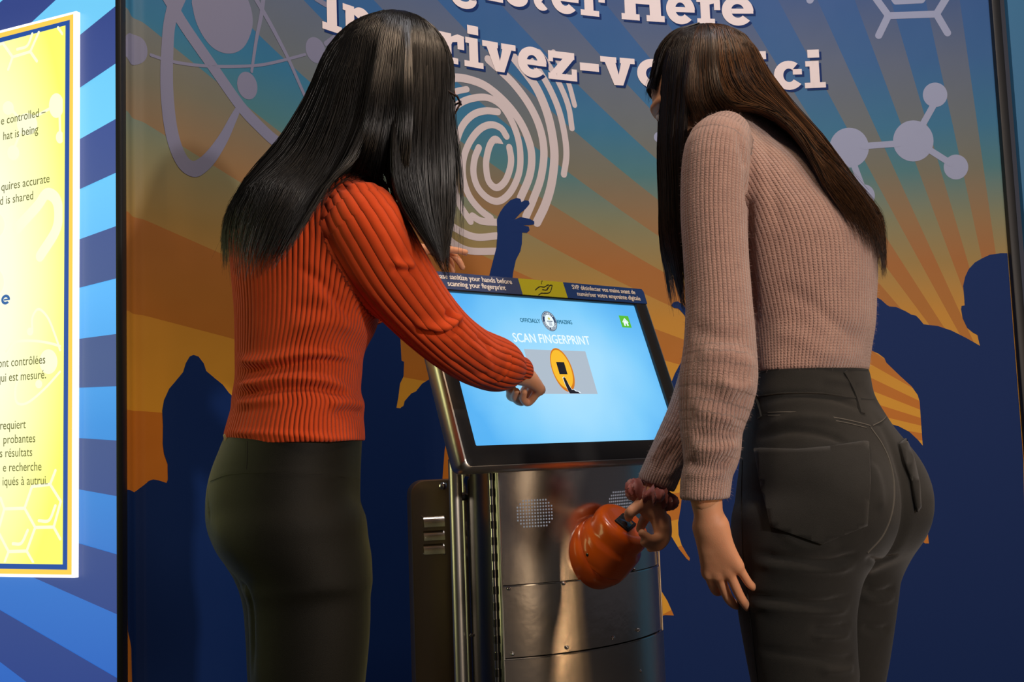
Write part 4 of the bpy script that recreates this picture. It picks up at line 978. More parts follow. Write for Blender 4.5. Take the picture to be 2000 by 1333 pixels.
def nails(tips, parent, sc=1.0):
    for p, d, b, r in tips:
        c = p-d*.0015+b*r*.66; s_ = np.cross(d, b); mb = MB(); n = 8; V = []; Fc = []
        for i in range(5):
            for j in range(n):
                u = (i/4-.5)*2; a = (j/(n-1)-.5)*2
                V.append(c+d*.0052*u+s_*.0042*a*math.sqrt(max(.2, 1-u*u*.5))+b*.0016*(1-a*a)+b*(.0004-.0008*u*u))
        for i in range(4):
            for j in range(n-1): Fc.append([i*n+j, i*n+j+1, (i+1)*n+j+1, (i+1)*n+j])
        mb.add(V, Fc); mb.build('fingernail', M_NAIL, parent, smooth=True)

def head(c, fwd, up):
    """c: centre of the skull. returns sdf and frame"""
    fwd = fwd/np.linalg.norm(fwd); up = up-fwd*(up@fwd); up /= np.linalg.norm(up); rt = np.cross(fwd, up); R = np.stack([rt, fwd, up], 1)
    def L(x, y, z): return c+rt*x+fwd*y+up*z
    sk = ellip(L(0, -.008, .012), (.073, .092, .085), R); jaw = ellip(L(0, .035, -.062), (.050, .052, .055), R)
    ch = ellip(L(0, .066, -.098), (.022, .020, .016), R); ck = [ellip(L(s*.036, .052, -.035), (.026, .028, .030), R) for s in (-1, 1)]
    nose = PTube([L(0, .078, .012), L(0, .092, -.012), L(0, .100, -.030)], [.008, .009, .0105], 3); nb_ = [ellip(L(s*.009, .090, -.034), (.007, .009, .007), R) for s in (-1, 1)]
    sock = [ellip(L(s*.031, .092, .004), (.016, .012, .011), R) for s in (-1, 1)]; lips = ellip(L(0, .080, -.060), (.022, .010, .008), R)
    brow = [PTube([L(s*.012, .082, .022), L(s*.034, .078, .025), L(s*.052, .062, .018)], [.007, .007, .005], 2) for s in (-1, 1)]
    ear = [ellip(L(s*.074, -.004, -.008), (.008, .018, .030), R) for s in (-1, 1)]
    def f(p):
        o = smin(sk(p), jaw(p), .03); o = smin(o, ch(p), .02)
        for g in ck: o = smin(o, g(p), .02)
        for g in brow: o = smin(o, g(p), .012)
        for g in sock: o = -smin(-o, g(p), .010)
        o = smin(o, nose(p), .008)
        for g in nb_+[lips]: o = smin(o, g(p), .006)
        for g in ear: o = smin(o, g(p), .006)
        return o
    return cull(f, c-.125, c+.125), L
def eyes(L, parent):
    for s in (-1, 1):
        c = L(s*.031, .077, .004); f = L(s*.031, 1.0, .004)-c; mb = MB(); mb.lathe(c, f, [(.0106*math.sin(a), -.0106*math.cos(a)) for a in np.linspace(.05, PI-.05, 12)], 16); e_ = mb.build('eye', M_EYE, parent, smooth=True)
        mb = MB(); mb.lathe(c, f, [(.0055, .0092), (.004, .0102), (.001, .0107)], 14); mb.build('iris', M_IRIS, e_, smooth=True)

def mesh_body(name, pieces, m, parent, it=1):
    Vs, Qs, n = [], [], 0
    for f, lo, hi, h in pieces:
        V, Q = surface(f, lo, hi, h); V = relax(V, Q, it); Vs.append(V); Qs.append(Q+n); n += len(V)
    V = np.vstack(Vs); Q = np.vstack(Qs)
    return link(name, fastmesh(name, V, Q), m, parent)

def garment(name, f, lo, hi, h, m, parent, fold, rib=None, it=2, extra=None):
    V, Q = surface(f, lo, hi, h); V = relax(V, Q, it)
    b = bvh(V, Q); N = normals(V, Q)
    if extra is not None: V = extra(V, N)
    V = folds(V, N, b, fold); 
    me = fastmesh(name, V, Q)
    if rib: r, al = rib(V); attr(me, 'rib', r); attr(me, 'along', al)
    o = link(name, me, m, parent)
    return o, V, Q, b
def strip_on(b, path, wd, h, name, m, parent, n=8, smooth=True, lift=0):
    """raised flat strip (seam, loop, stitching) laid on a surface along a pixel path"""
    pts = []
    for p in (cr(path, n) if smooth and len(path) > 2 else path):
        r = b.ray_cast(Vector(CP), Vector(ray(*p)))
        if r[0] is not None: pts.append((np.array(r[0]), np.array(r[1])*(1 if Vector(r[1]).dot(Vector(ray(*p))) < 0 else -1)))
    if len(pts) < 2: return None
    q = np.array([a for a, _ in pts]); N = np.array([n_ for _, n_ in pts]); T = np.gradient(q, axis=0); S = np.cross(T, N); S /= np.linalg.norm(S, axis=1)[:, None]
    V = []; Fc = []
    for i in range(len(q)):
        c = q[i]+N[i]*lift
        V += [c-S[i]*wd/2-N[i]*.001, c-S[i]*wd/2*.8+N[i]*h, c+S[i]*wd/2*.8+N[i]*h, c+S[i]*wd/2-N[i]*.001]
    for i in range(len(q)-1):
        for k in range(4): Fc.append([4*i+k, 4*i+(k+1) % 4, 4*i+4+(k+1) % 4, 4*i+4+k])
    Fc += [[0, 1, 2, 3], [len(V)-1, len(V)-2, len(V)-3, len(V)-4]]
    mb = MB(); mb.add(V, Fc); return mb.build(name, m, parent, smooth=True)

def hair_mat(name, c0, c1, rough=.33, spec=.6):
    m = bpy.data.materials.new(name); m.use_nodes = True; nt = m.node_tree; b = nt.nodes['Principled BSDF']
    b.inputs['Roughness'].default_value = rough; b.inputs['Specular IOR Level'].default_value = spec
    at = nt.nodes.new('ShaderNodeAttribute'); at.attribute_name = 'tint'
    mx = nt.nodes.new('ShaderNodeMix'); mx.data_type = 'RGBA'; mx.inputs[6].default_value = c0; mx.inputs[7].default_value = c1
    nt.links.new(at.outputs['Fac'], mx.inputs[0]); nt.links.new(mx.outputs[2], b.inputs['Base Color'])
    return m
def ease(push, c, mg):
    d = push(c, mg)-c; e = d.copy(); n = len(d); w_ = np.clip((np.linspace(0, 1, n)-.12)/.2, 0, 1)[:, None]
    for _ in range(6): e[1:-1] = (e[:-2]+2*e[1:-1]+e[2:])/4
    return push(c+d*(1-w_)+e*w_, mg*.7)
def hair_group(groups, name, m, parent, count, push=None, seg=22, rad=.0006, Yc=None, far=.9, base=True, tint=None):
    """groups: list of lock groups; each = list of guides [(px,py,Y)...] seen from this side; the far side mirrors them about Yc"""
    V, Fc, T = [], [], []; nv = 0
    for gi, G in enumerate(groups):
        gg = []
        for g in G['g']:
            c = cr([tuple(P(*p)) for p in g], 6); L = np.concatenate([[0], np.cumsum(np.linalg.norm(np.diff(c, axis=0), axis=1))]); u = np.linspace(0, L[-1], 24)
            gg.append(np.stack([np.interp(u, L, c[:, k]) for k in range(3)], -1))
        near = np.array(gg); yc = G['Yc'] if isinstance(G['Yc'], (int, float)) else np.interp(np.linspace(0, 1, 24), np.linspace(0, 1, len(G['Yc'])), G['Yc'])
        farG = near.copy(); farG[:, :, 1] = yc+(yc-near[:, :, 1])*G.get('far', .9)
        if G.get('near_only'): farG = near.copy(); farG[:, :, 1] += .02
        loop = np.concatenate([near, farG[::-1][1:-1] if len(near) > 2 else farG[::-1]])      # closed around
        M_ = len(loop)
        def at(s_, closed=True):
            i = int(math.floor(s_)) % M_; t = s_-math.floor(s_); a, b_, c_, d_ = loop[(i-1) % M_], loop[i], loop[(i+1) % M_], loop[(i+2) % M_]
            return .5*((2*b_)+(-a+c_)*t+(2*a-5*b_+4*c_-d_)*t*t+(-a+3*b_-3*c_+d_)*t**3)
        cen = loop.mean(0)
        nn = count[gi]; frac = G.get('near_frac', .7)
        for i in range(nn):
            s_ = rng.uniform(-.15, len(near)-1+.15) if rng.random() < frac else rng.uniform(len(near)-1, M_)
            if s_ < 0: s_ += M_
            c = at(s_); dep = rng.random()**1.6*G.get('depth', .25); c = c+(cen-c)*dep*np.linspace(.15, 1, 24)[:, None]
            cl = round(s_*G.get('clump', 5))/G.get('clump', 5); cc_ = at(cl % M_); k = np.linspace(0, G.get('pull', .55), 24)**1.2; c = c*(1-k[:, None])+(cc_+(cen-cc_)*dep*.7)*k[:, None]
            ph = rng.uniform(0, 6.28, 3); tt = np.linspace(0, 1, 24); am = rng.uniform(.0005, G.get('wave', .004))
            c = c+np.stack([np.sin(tt*rng.uniform(2, 7)+ph[0]), np.sin(tt*rng.uniform(2, 7)+ph[1]), np.sin(tt*3+ph[2])*.3], -1)*am*tt[:, None]
            end = G.get('end', 1.0)*rng.uniform(1-G.get('ragged', .10), 1.02); u = np.linspace(rng.uniform(0, .02), min(end, 1.0), seg)
            c = np.stack([np.interp(u, tt, c[:, k_]) for k_ in range(3)], -1)
            if end > 1: c[-1] += (c[-1]-c[-2])*rng.random()
            if push is not None: c = ease(push, c, rng.uniform(.006, .013))
            TT = np.gradient(c, axis=0); TT /= np.maximum(np.linalg.norm(TT, axis=1), 1e-9)[:, None]
            ref = (CP-c)/np.linalg.norm(CP-c, axis=1)[:, None]; A_ = np.cross(TT, ref); A_ /= np.maximum(np.linalg.norm(A_, axis=1), 1e-9)[:, None]; B_ = np.cross(TT, A_)
            r = rad*rng.uniform(.7, 1.5)*np.interp(np.linspace(0, 1, seg), [0, .1, .7, 1], [.8, 1, .9, .15])[:, None]
            ring = [c+(A_*math.cos(a)+B_*math.sin(a))*r for a in (0, 2.094, 4.189)]
            V.append(np.stack(ring, 1).reshape(-1, 3)); j = np.arange(seg-1)[:, None]*3+nv
            for a, b_ in ((0, 1), (1, 2), (2, 0)): Fc.append(np.concatenate([j+a, j+b_, j+3+b_, j+3+a], 1))
            tv = rng.uniform(.0, 1)**1.5 if tint is None else tint(s_, len(near), rng)
            T.append(np.full(seg*3, tv)); nv += seg*3
        if base and G.get('base', True):     # the mass of hair underneath
            S = np.linspace(0, M_, 60, endpoint=False); R_ = np.array([at(s_) for s_ in S]); R_ = R_+(cen-R_)*G.get('shrink', .12)
            W_ = R_.transpose(1, 0, 2)[:int(24*G.get('base_len', .93))]
            if push is not None: W_ = np.array([push(w_, .003) for w_ in W_]); W_[4:-1] = (W_[3:-2]+2*W_[4:-1]+W_[5:])/4; W_ = np.array([push(w_, .002) for w_ in W_])
            k_, n_ = W_.shape[0], W_.shape[1]
            V.append(W_.reshape(-1, 3)); q = np.array([[a*n_+b_, a*n_+(b_+1) % n_, (a+1)*n_+(b_+1) % n_, (a+1)*n_+b_] for a in range(k_-1) for b_ in range(n_)])+nv
            Fc.append(q); T.append(np.zeros(k_*n_)); nv += k_*n_
    V = np.vstack(V); Fc = np.vstack(Fc).astype(np.int32); me = fastmesh(name, V, Fc); attr(me, 'tint', np.concatenate(T))
    return link(name, me, m, parent)
def pusher(fs, lo, hi, h=.009):
    """keeps hair outside the body: distance field sampled once on a grid"""
    lo = np.asarray(lo, float); n = np.ceil((np.asarray(hi)-lo)/h).astype(int)+1
    G = np.stack(np.meshgrid(*[lo[i]+np.arange(n[i])*h for i in range(3)], indexing='ij'), -1).reshape(-1, 3)
    D = np.min([f(G) for f in fs], axis=0).reshape(n); gr = np.stack(np.gradient(D, h), -1)
    D4 = np.concatenate([D[..., None], gr], -1)
    def push(c, marg=.006):
        for _ in range(3):
            q = np.clip((c-lo)/h, 0, n-1.001); i = q.astype(int); t = q-i; v = 0
            for a in (0, 1):
                for b_ in (0, 1):
                    for e_ in (0, 1):
                        w_ = (t[:, 0] if a else 1-t[:, 0])*(t[:, 1] if b_ else 1-t[:, 1])*(t[:, 2] if e_ else 1-t[:, 2])
                        v = v+D4[i[:, 0]+a, i[:, 1]+b_, i[:, 2]+e_]*w_[:, None]
            bad = v[:, 0] < marg
            if not bad.any(): break
            g = v[:, 1:]; g = g/np.maximum(np.linalg.norm(g, axis=1), 1e-9)[:, None]
            c = c+np.where(bad, marg-v[:, 0]+.0005, 0)[:, None]*g
        return c
    return push
# ================================================================== woman in the orange sweater
def pt3(l): return [P(*q) for q in l]
W1 = empty('person', (*P(580, 1000, 1.72)[:2], 0)); tag(W1, 'woman with long black hair in ribbed orange sweater and dark leggings pointing at the screen', 'person')
B1 = 18
Yo = ([300, 1000], [1.735, 1.72])
tors1 = rows_px([(866, 436, 717), (845, 434, 716), (820, 440, 714), (795, 447, 716), (770, 449, 709), (735, 455, 711), (694, 455, 716), (650, 455, 738), (600, 454, 750), (550, 450, 760), (500, 446, 768), (455, 446, 768), (415, 456, 768), (385, 474, 765), (362, 506, 756), (342, 560, 735), (326, 612, 716), (300, 640, 708)], B1, Yo,
    ([300, 326, 342, 362, 385, 415, 500, 650, 720, 800, 866], [.055, .060, .075, .105, .135, .150, .158, .150, .138, .150, .158]))
T1 = ZTube(tors1, B1)
slv1 = pt3([(700, 425, 1.615), (716, 452, 1.60), (762, 530, 1.625), (815, 600, 1.665), (868, 655, 1.71), (915, 690, 1.78), (945, 704, 1.825), (968, 712, 1.85), (984, 717, 1.868), (993, 719, 1.878), (1003, 721, 1.888), (1014, 724, 1.902)])
SL1 = PTube(slv1, [.052, .060, .059, .052, .047, .046, .0465, .0455, .038, .0275, .0255, .0250], 5)
slv1b = pt3([(640, 420, 1.865), (668, 470, 1.90), (700, 560, 1.96), (722, 588, 1.99), (742, 562, 2.005), (762, 528, 2.02)])
SL1B = PTube(slv1b, [.050, .055, .048, .045, .036, .026], 4)
def sw1(p): return smin(smin(T1(p), SL1(p), .022), SL1B(p), .025)
def rib1(V):
    dt, ds, db = T1(V), SL1(V), SL1B(V); a, u, v, A, B = T1.ang(V)
    rt = a*.16/.0105*2*PI; al = V[:, 2].copy()
    ref = np.array([.3, -1, .1]); a2, s2, r2 = SL1.ang(V, ref); rs = a2*.046/.0115*2*PI
    a3, s3, r3 = SL1B.ang(V, np.array([0, -1, 0])); rb = a3*.046/.0115*2*PI
    sh = (ds < dt-.002); r = np.where(sh, rs, rt); al = np.where(sh, s2, al); k = (db < np.minimum(ds, dt)-.004); r = np.where(k, rb, r)
    return r, al
f1 = [([(452, 700), (480, 706), (520, 705), (600, 692), (660, 694), (712, 704)], .0065, .008), ([(450, 722), (500, 722), (560, 712), (620, 702), (680, 708)], -.0055, .006),
      ([(448, 752), (490, 752), (560, 742), (640, 748), (708, 775)], .0065, .008), ([(446, 772), (500, 764), (560, 756), (620, 756), (680, 772)], -.0055, .006),
      ([(640, 792), (680, 786), (716, 795)], .005, .008), ([(650, 806), (690, 806), (714, 812)], -.004, .007),
      ([(442, 846), (520, 848), (620, 855), (716, 864)], .0025, .005), ([(450, 790), (500, 786), (560, 782)], .003, .007),
      ([(760, 512), (790, 518), (812, 520)], .006, .006), ([(764, 526), (790, 530), (814, 530)], -.005, .006),
      ([(805, 628), (840, 638), (870, 640), (893, 622), (896, 612)], .009, .0075), ([(812, 642), (848, 652), (880, 650), (902, 634)], -.008, .007),
      ([(870, 608), (884, 622), (884, 634)], -.007, .006),
      ([(690, 600), (730, 648), (780, 690), (840, 726)], -.003, .008),
      ([(672, 366), (700, 362), (735, 364), (768, 392), (790, 440)], .003, .010), ([(640, 348), (655, 362), (690, 372)], -.003, .006),
      ([(575, 520), (620, 545), (660, 590), (700, 640)], -.005, .008), ([(600, 560), (650, 600), (690, 650)], .003, .012), ([(560, 600), (640, 600), (700, 590)], -.003, .010), ([(560, 640), (640, 632), (704, 640)], .003, .010),
      ([(985, 676), (996, 700), (990, 724), (976, 740), (958, 750)], .004, .005), ([(996, 690), (1001, 708), (997, 728), (985, 744)], -.004, .004),
      ([(930, 650), (950, 672), (960, 690)], -.004, .006), ([(915, 668), (948, 700), (962, 722)], .003, .007), ([(880, 700), (925, 730), (960, 735)], -.003, .007)]
hem1 = P(575, 853, 1.72)[2]
def sw1c(p):   # open hem: the bottom curls in
    return sw1(p)
A1_ = np.array([[q[1], q[2], q[0]] for q in tors1]); lo1 = np.array([-.75, 1.40, hem1-.035]); hi1 = np.array([.08, 2.10, P(640, 300, 1.72)[2]+.02])
SW1, V1, Q1, b1 = garment('sweater', sw1c, lo1, hi1, .0032, M_KNIT, W1, [(a, b*(1.35 if i < 8 else 1), c) for i, (a, b, c) in enumerate(f1)], rib1)
SW1['label'] = 'orange ribbed knit sweater with puffed sleeves'
# leggings
leg_rows = rows_px([(820, 452, 708), (850, 436, 711), (880, 424, 709), (915, 411, 707), (950, 403, 706), (985, 400, 706), (1020, 402, 708), (1055, 414, 715), (1090, 436, 720), (1120, 470, 716)], B1, ([800, 1200], [1.72, 1.72]), ([820, 1000, 1120], [.145, .165, .150]))
HP1 = ZTube(leg_rows, B1)
def leg(rows, Y, k=.96):
    o = []
    for py, L, R in rows: p = P((L+R)/2, py, Y); hw = (R-L)/2/F*Y; o.append((p[2], p[0], p[1], hw*k, hw))
    return o
nl = leg([(930, 565, 585), (965, 510, 640), (1010, 455, 700), (1060, 442, 704), (1100, 462, 712), (1130, 478, 718), (1180, 488, 721), (1250, 492, 719), (1333, 495, 711), (1450, 515, 698), (1540, 535, 685), (1640, 530, 672), (1760, 545, 650), (1900, 572, 636), (1990, 580, 630)], 1.655)
fl = leg([(900, 500, 530), (940, 470, 600), (1000, 425, 640), (1060, 430, 660), (1100, 446, 668), (1130, 464, 670), (1180, 478, 672), (1250, 484, 668), (1333, 488, 660), (1450, 500, 640), (1540, 515, 630), (1640, 512, 620), (1760, 525, 600), (1880, 550, 592), (1950, 555, 588)], 1.80)
NL, FL_ = ZTube(nl, B1), ZTube(fl, B1)
bt = [ellip(P(478, 1000, 1.70), (.066, .085, .082)), ellip(P(470, 1000, 1.80), (.060, .07, .080))]
def lg1(p):
    o = HP1(p); o = smin(o, NL(p), .036); o = smin(o, FL_(p), .03); return o
lf1 = [([(468, 1140), (480, 1152), (492, 1200), (494, 1333)], -.004, .006), ([(404, 938), (450, 924), (520, 922), (600, 924), (680, 932), (706, 940)], .0012, .0025), ([(407, 948), (405, 975), (412, 1020)], -.002, .003)]
floorz = .012
LG1, LV1, LQ1, lb1 = garment('leggings', lambda p: np.maximum(lg1(p), .09-p[:, 2]), np.array([-.70, 1.45, .05]), np.array([-.12, 2.0, hem1+.05]), .006, M_LEG, W1, lf1, it=2)
LG1['label'] = 'dark high-waisted leggings'
strip_on(lb1, [(406, 941), (450, 926), (520, 923), (600, 924), (670, 930), (703, 938)], .0035, .0008, 'waistband_seam', M_LEG, LG1)
strip_on(lb1, [(482, 862), (482, 890), (480, 922)], .0025, .0007, 'waistband_seam', M_LEG, LG1)
mb = MB(); c = cast(lb1, 441, 858)
if c is not None: mb.box(c+np.array([0, -.002, 0]), (.0016, 0, .001), (0, .001, 0), (-.002, 0, .007)); mb.build('logo_tab', mat('pale_gold_print', lin((220, 205, 150)), .4), LG1, bevel=.0005)
# body under the clothes
hd1c = P(772, 162, 1.715); fw1 = np.array([.80, .42, -.50]); HD1, L1 = head(hd1c, fw1, np.array([.35, .15, 1.0]))
nk1 = PTube([P(655, 345, 1.73), P(700, 270, 1.725), P(745, 215, 1.72)], [.050, .047, .05], 4)
T1s, HP1s, NLs, FLs = ZTube(tors1, B1, -.012), ZTube(leg_rows, B1, -.014), ZTube(nl, B1, -.012), ZTube(fl, B1, -.012)
SL1s = PTube(slv1, [.040, .045, .040, .037, .034, .032, .028, .025, .022, .021, .020, .019], 3); SL1Bs = PTube(slv1b, [.04, .042, .036, .033, .027, .021], 3)
def body1(p):
    o = smin(T1s(p), HP1s(p), .02); o = smin(o, NLs(p), .02); o = smin(o, FLs(p), .02); o = smin(o, SL1s(p), .02); o = smin(o, SL1Bs(p), .02); o = smin(o, nk1(p), .03); return smin(o, HD1(p), .02)
# feet
def foot(ankle, fdir, z0=.0):
    f = np.array([fdir[0], fdir[1], 0]); f /= np.linalg.norm(f); a = np.array([ankle[0], ankle[1], z0])
    return [PTube([a-f*.05+np.array([0, 0, .034]), a+f*.04+np.array([0, 0, .040]), a+f*.12+np.array([0, 0, .030]), a+f*.165+np.array([0, 0, .024])], [.032, .038, .033, .022], 4), PTube([a+np.array([0, 0, .04]), a+np.array([0, 0, .14])], [.036, .034])]
def shoes(ankles, fdir, parent):
    for a in ankles:
        fs = foot(a, fdir); c = np.array([a[0], a[1], .06])
        V, Q = surface(lambda p: np.maximum(smin(fs[0](p), fs[1](p), .02)-.004, .003-p[:, 2]), c-np.array([.24, .24, .06]), c+np.array([.24, .24, .07]), .006); link('shoe', fastmesh('shoe', relax(V, Q, 1), Q), M_SHOE, parent)
f1d = np.array([math.cos(math.radians(B1)), math.sin(math.radians(B1)), 0])
an1 = [np.array(nl[-1][1:3]), np.array(fl[-1][1:3])]
fp = [g for a in an1 for g in foot(a, f1d)]
def body1f(p):
    o = body1(p)
    for g in fp: o = smin(o, g(p), .02)
    return np.maximum(o, .008-p[:, 2])
# right hand: pointing
w_ = P(1006, 723, 1.896); tip = K(-.0745, -.0225, .006)
kn_ = P(1028, 745, 1.985)
dr1 = kn_-w_; dr1 /= np.linalg.norm(dr1)
hf1, hl1, hh1, tp1 = hand(w_, np.array([.42, .82, -.22]), np.array([.55, -.35, .62]), np.array([.3, .2, .9]), [(8, 14, 10), (72, 88, 50), (80, 90, 50), (85, 90, 50)], fore=P(985, 714, 1.865), thumb=[(.030, .022, .022), (.050, .016, .036), (.066, .004, .040)], sc=.93)
# left hand resting on the screen's top edge
w2_ = P(770, 492, 2.035)
hf2, hl2, hh2, tp2 = hand(w2_, np.array([.80, .12, .05]), np.array([-.05, -.2, .95]), np.array([.1, -.9, .1]), [(4, 6, 4), (14, 30, 20), (20, 40, 20), (24, 40, 20)], fore=P(740, 540, 2.01), thumb=[(.024, .024, .010), (.046, .030, .014), (.066, .028, .018)], sc=.78)
BD1 = mesh_body('body', [(body1f, np.array([-.78, 1.38, 0]), np.array([.12, 2.16, 1.72]), .0075), (HD1, hd1c-.15, hd1c+.15, .003), (hf1, hl1, hh1, .0016), (hf2, hl2, hh2, .0018)], M_SKIN, W1)
nails(tp1[:1], W1); nails(tp2[:1]+tp2[-1:], W1); eyes(L1, W1)
shoes(an1, f1d, W1)
# glasses
M_GL = mat('dark_tortoise_frame', (.03, .015, .008, 1), .25, coat=.5)
mb = MB()
for s in (-1, 1):
    mb.tube([L1(s*.033+.024*math.cos(a), .097-.004*abs(math.cos(a)), -.002+.021*math.sin(a)) for a in np.linspace(0, 2*PI, 25)], .0016, 8)
    mb.tube([L1(s*.057, .095, .006), L1(s*.073, .080, .006), L1(s*.078, .0, -.002)], .0018, 8)
mb.tube([L1(-.010, .099, .004), L1(0, .103, .007), L1(.010, .099, .004)], .0016, 8)
GL = mb.build('glasses', M_GL, W1, smooth=True)
# hair
def gy(pts, Ys):
    n = len(pts); return [(p[0], p[1], float(np.interp(i/(n-1), np.linspace(0, 1, len(Ys)), Ys))) for i, p in enumerate(pts)]
M_HAIR1 = hair_mat('black_hair', (.0022, .002, .0018, 1), (.010, .008, .006, 1), .32, .5)
back1 = dict(g=[gy([(750, 20), (690, 42), (637, 98), (600, 185), (548, 272), (484, 348), (448, 425), (440, 495)], [1.71, 1.71, 1.71, 1.71]),
    gy([(755, 21), (700, 52), (655, 115), (620, 205), (575, 300), (515, 385), (475, 455), (462, 512)], [1.70, 1.665, 1.65, 1.62, 1.60]),
    gy([(762, 22), (718, 60), (680, 135), (655, 225), (620, 320), (565, 405), (530, 470), (508, 515)], [1.70, 1.64, 1.61, 1.585, 1.57]),
    gy([(768, 24), (738, 65), (712, 145), (690, 240), (655, 325), (615, 395), (585, 450), (560, 492)], [1.70, 1.63, 1.60, 1.575, 1.56]),
    gy([(776, 25), (758, 70), (742, 150), (725, 240), (695, 310), (655, 350), (625, 395), (600, 440)], [1.70, 1.625, 1.59, 1.585, 1.58])],
    Yc=1.715, far=.8, depth=.3, clump=5, pull=.68, wave=.006, ragged=.16, near_frac=.72, base_len=.72, shrink=.10)
mid1 = dict(g=[gy([(772, 24), (745, 75), (725, 160), (710, 240), (690, 305), (668, 342)], [1.70, 1.63, 1.60, 1.60, 1.63]),
    gy([(780, 24), (775, 75), (765, 160), (757, 240), (745, 310), (738, 352)], [1.70, 1.62, 1.585, 1.59, 1.60]),
    gy([(788, 26), (800, 75), (805, 160), (805, 240), (800, 320), (796, 380)], [1.70, 1.62, 1.59, 1.60, 1.62])], Yc=1.715, far=.7, depth=.25, clump=8, pull=.3, wave=.002, ragged=.10, near_frac=.9, shrink=.12, base_len=.95)
front1 = dict(g=[gy([(776, 24), (778, 75), (772, 160), (768, 240), (764, 320), (775, 395), (815, 455), (850, 505)], [1.70, 1.625, 1.59, 1.585, 1.555]),
    gy([(783, 25), (800, 72), (805, 160), (800, 250), (797, 330), (815, 410), (838, 470), (862, 515)], [1.70, 1.625, 1.595, 1.60, 1.60]),
    gy([(789, 26), (822, 74), (835, 155), (835, 245), (835, 330), (842, 410), (856, 475), (868, 518)], [1.70, 1.64, 1.61, 1.62, 1.63]),
    gy([(794, 28), (845, 78), (862, 150), (864, 240), (868, 330), (868, 410), (868, 470), (866, 516)], [1.70, 1.67, 1.65, 1.66, 1.67]),
    gy([(798, 29), (856, 78), (882, 140), (882, 230), (890, 320), (888, 400), (878, 465), (866, 512)], [1.71, 1.70, 1.70, 1.71, 1.71])],
    Yc=1.73, end=.97, far=.8, depth=.22, clump=7, pull=.45, wave=.003, ragged=.10, near_frac=.85, shrink=.10, base_len=.42)
wisp1 = dict(g=[gy([(798, 29), (858, 80), (880, 150), (888, 240), (900, 330), (902, 420), (898, 500)], [1.70]*2), gy([(798, 29), (850, 76), (872, 140), (876, 230), (884, 320), (886, 400), (884, 480)], [1.68]*2)], Yc=1.72, near_only=True, depth=.1, clump=3, pull=.2, wave=.006, ragged=.3, base=False)
sk1 = ellip(hd1c+np.array([0, 0, .01]), (.082, .084, .088))
push1 = pusher([sw1, sk1, nk1], (-.62, 1.42, 1.20), (.10, 1.95, 1.70))
hair_group([back1, mid1, front1, wisp1], 'hair', M_HAIR1, W1, [4200, 1500, 2900, 60], push1, seg=18, rad=.00062)

# ================================================================== woman in the pink sweater
W2 = empty('person', (*P(1620, 1000, 1.75)[:2], 0)); tag(W2, 'woman with long brown hair in dusty pink wool sweater and black jeans using the scanner', 'person')
B2 = 135
tors2 = rows_px([(745, 1462, 1706), (722, 1458, 1705), (690, 1452, 1705), (640, 1440, 1706), (590, 1424, 1707), (550, 1408, 1707), (500, 1390, 1705), (470, 1378, 1700), (430, 1366, 1686), (400, 1358, 1668), (360, 1350, 1645), (330, 1345, 1622), (300, 1342, 1596), (270, 1345, 1566), (245, 1358, 1535), (226, 1376, 1505), (212, 1400, 1478), (195, 1402, 1460)], B2,
    ([150, 400, 720], [1.83, 1.80, 1.75]), ([195, 212, 226, 245, 270, 300, 360, 450, 550, 640, 745], [.034, .042, .062, .090, .112, .125, .130, .128, .118, .108, .114]))
T2 = ZTube(tors2, B2)
slv2 = pt3([(1416, 268, 1.700), (1400, 300, 1.675), (1394, 400, 1.66), (1398, 500, 1.65), (1404, 590, 1.64), (1406, 680, 1.63), (1402, 750, 1.625), (1390, 830, 1.62), (1390, 880, 1.615), (1384, 915, 1.61), (1379, 940, 1.61), (1376, 972, 1.605)])
SL2 = PTube(slv2, [.040, .050, .0495, .048, .0485, .0525, .0560, .0455, .0410, .0355, .0360, .0350], 4)
slv2b = pt3([(1500, 325, 1.915), (1470, 420, 1.94), (1420, 560, 1.975), (1392, 690, 1.99), (1358, 800, 1.995), (1325, 862, 1.995), (1300, 905, 1.99), (1285, 938, 1.985)])
SL2B = PTube(slv2b, [.046, .050, .048, .048, .046, .040, .035, .0345], 4)
cut2 = (P(1376, 978, 1.605), np.array([.02, 0, -1.0])); cz2 = P(1376, 976, 1.605)[2]
c2b = P(1282, 950, 1.985); c2n = P(1276, 975, 1.985)-P(1300, 905, 1.985); c2n /= np.linalg.norm(c2n)
def sw2(p):
    s_ = np.maximum(SL2(p), cz2-p[:, 2]); sb = np.maximum(SL2B(p), (p-c2b)@c2n)
    return smin(smin(T2(p), s_, .014), sb, .02)
def rib2(V):
    dt, ds, db = T2(V), SL2(V), SL2B(V); a, u, v, A, B = T2.ang(V)
    rt = a*.115/.0066*2*PI
    a2, s2, r2 = SL2.ang(V, np.array([.1, -1, 0])); rs = a2*.050/.0068*2*PI
    a3, s3, r3 = SL2B.ang(V, np.array([0, -1, 0])); rb = a3*.046/.0068*2*PI
    sh = ds < dt-.001; r = np.where(sh, rs, rt); al = np.where(sh, s2, V[:, 2]); k = db < np.minimum(ds, dt)-.003
    return np.where(k, rb, r), np.where(k, s3, al)
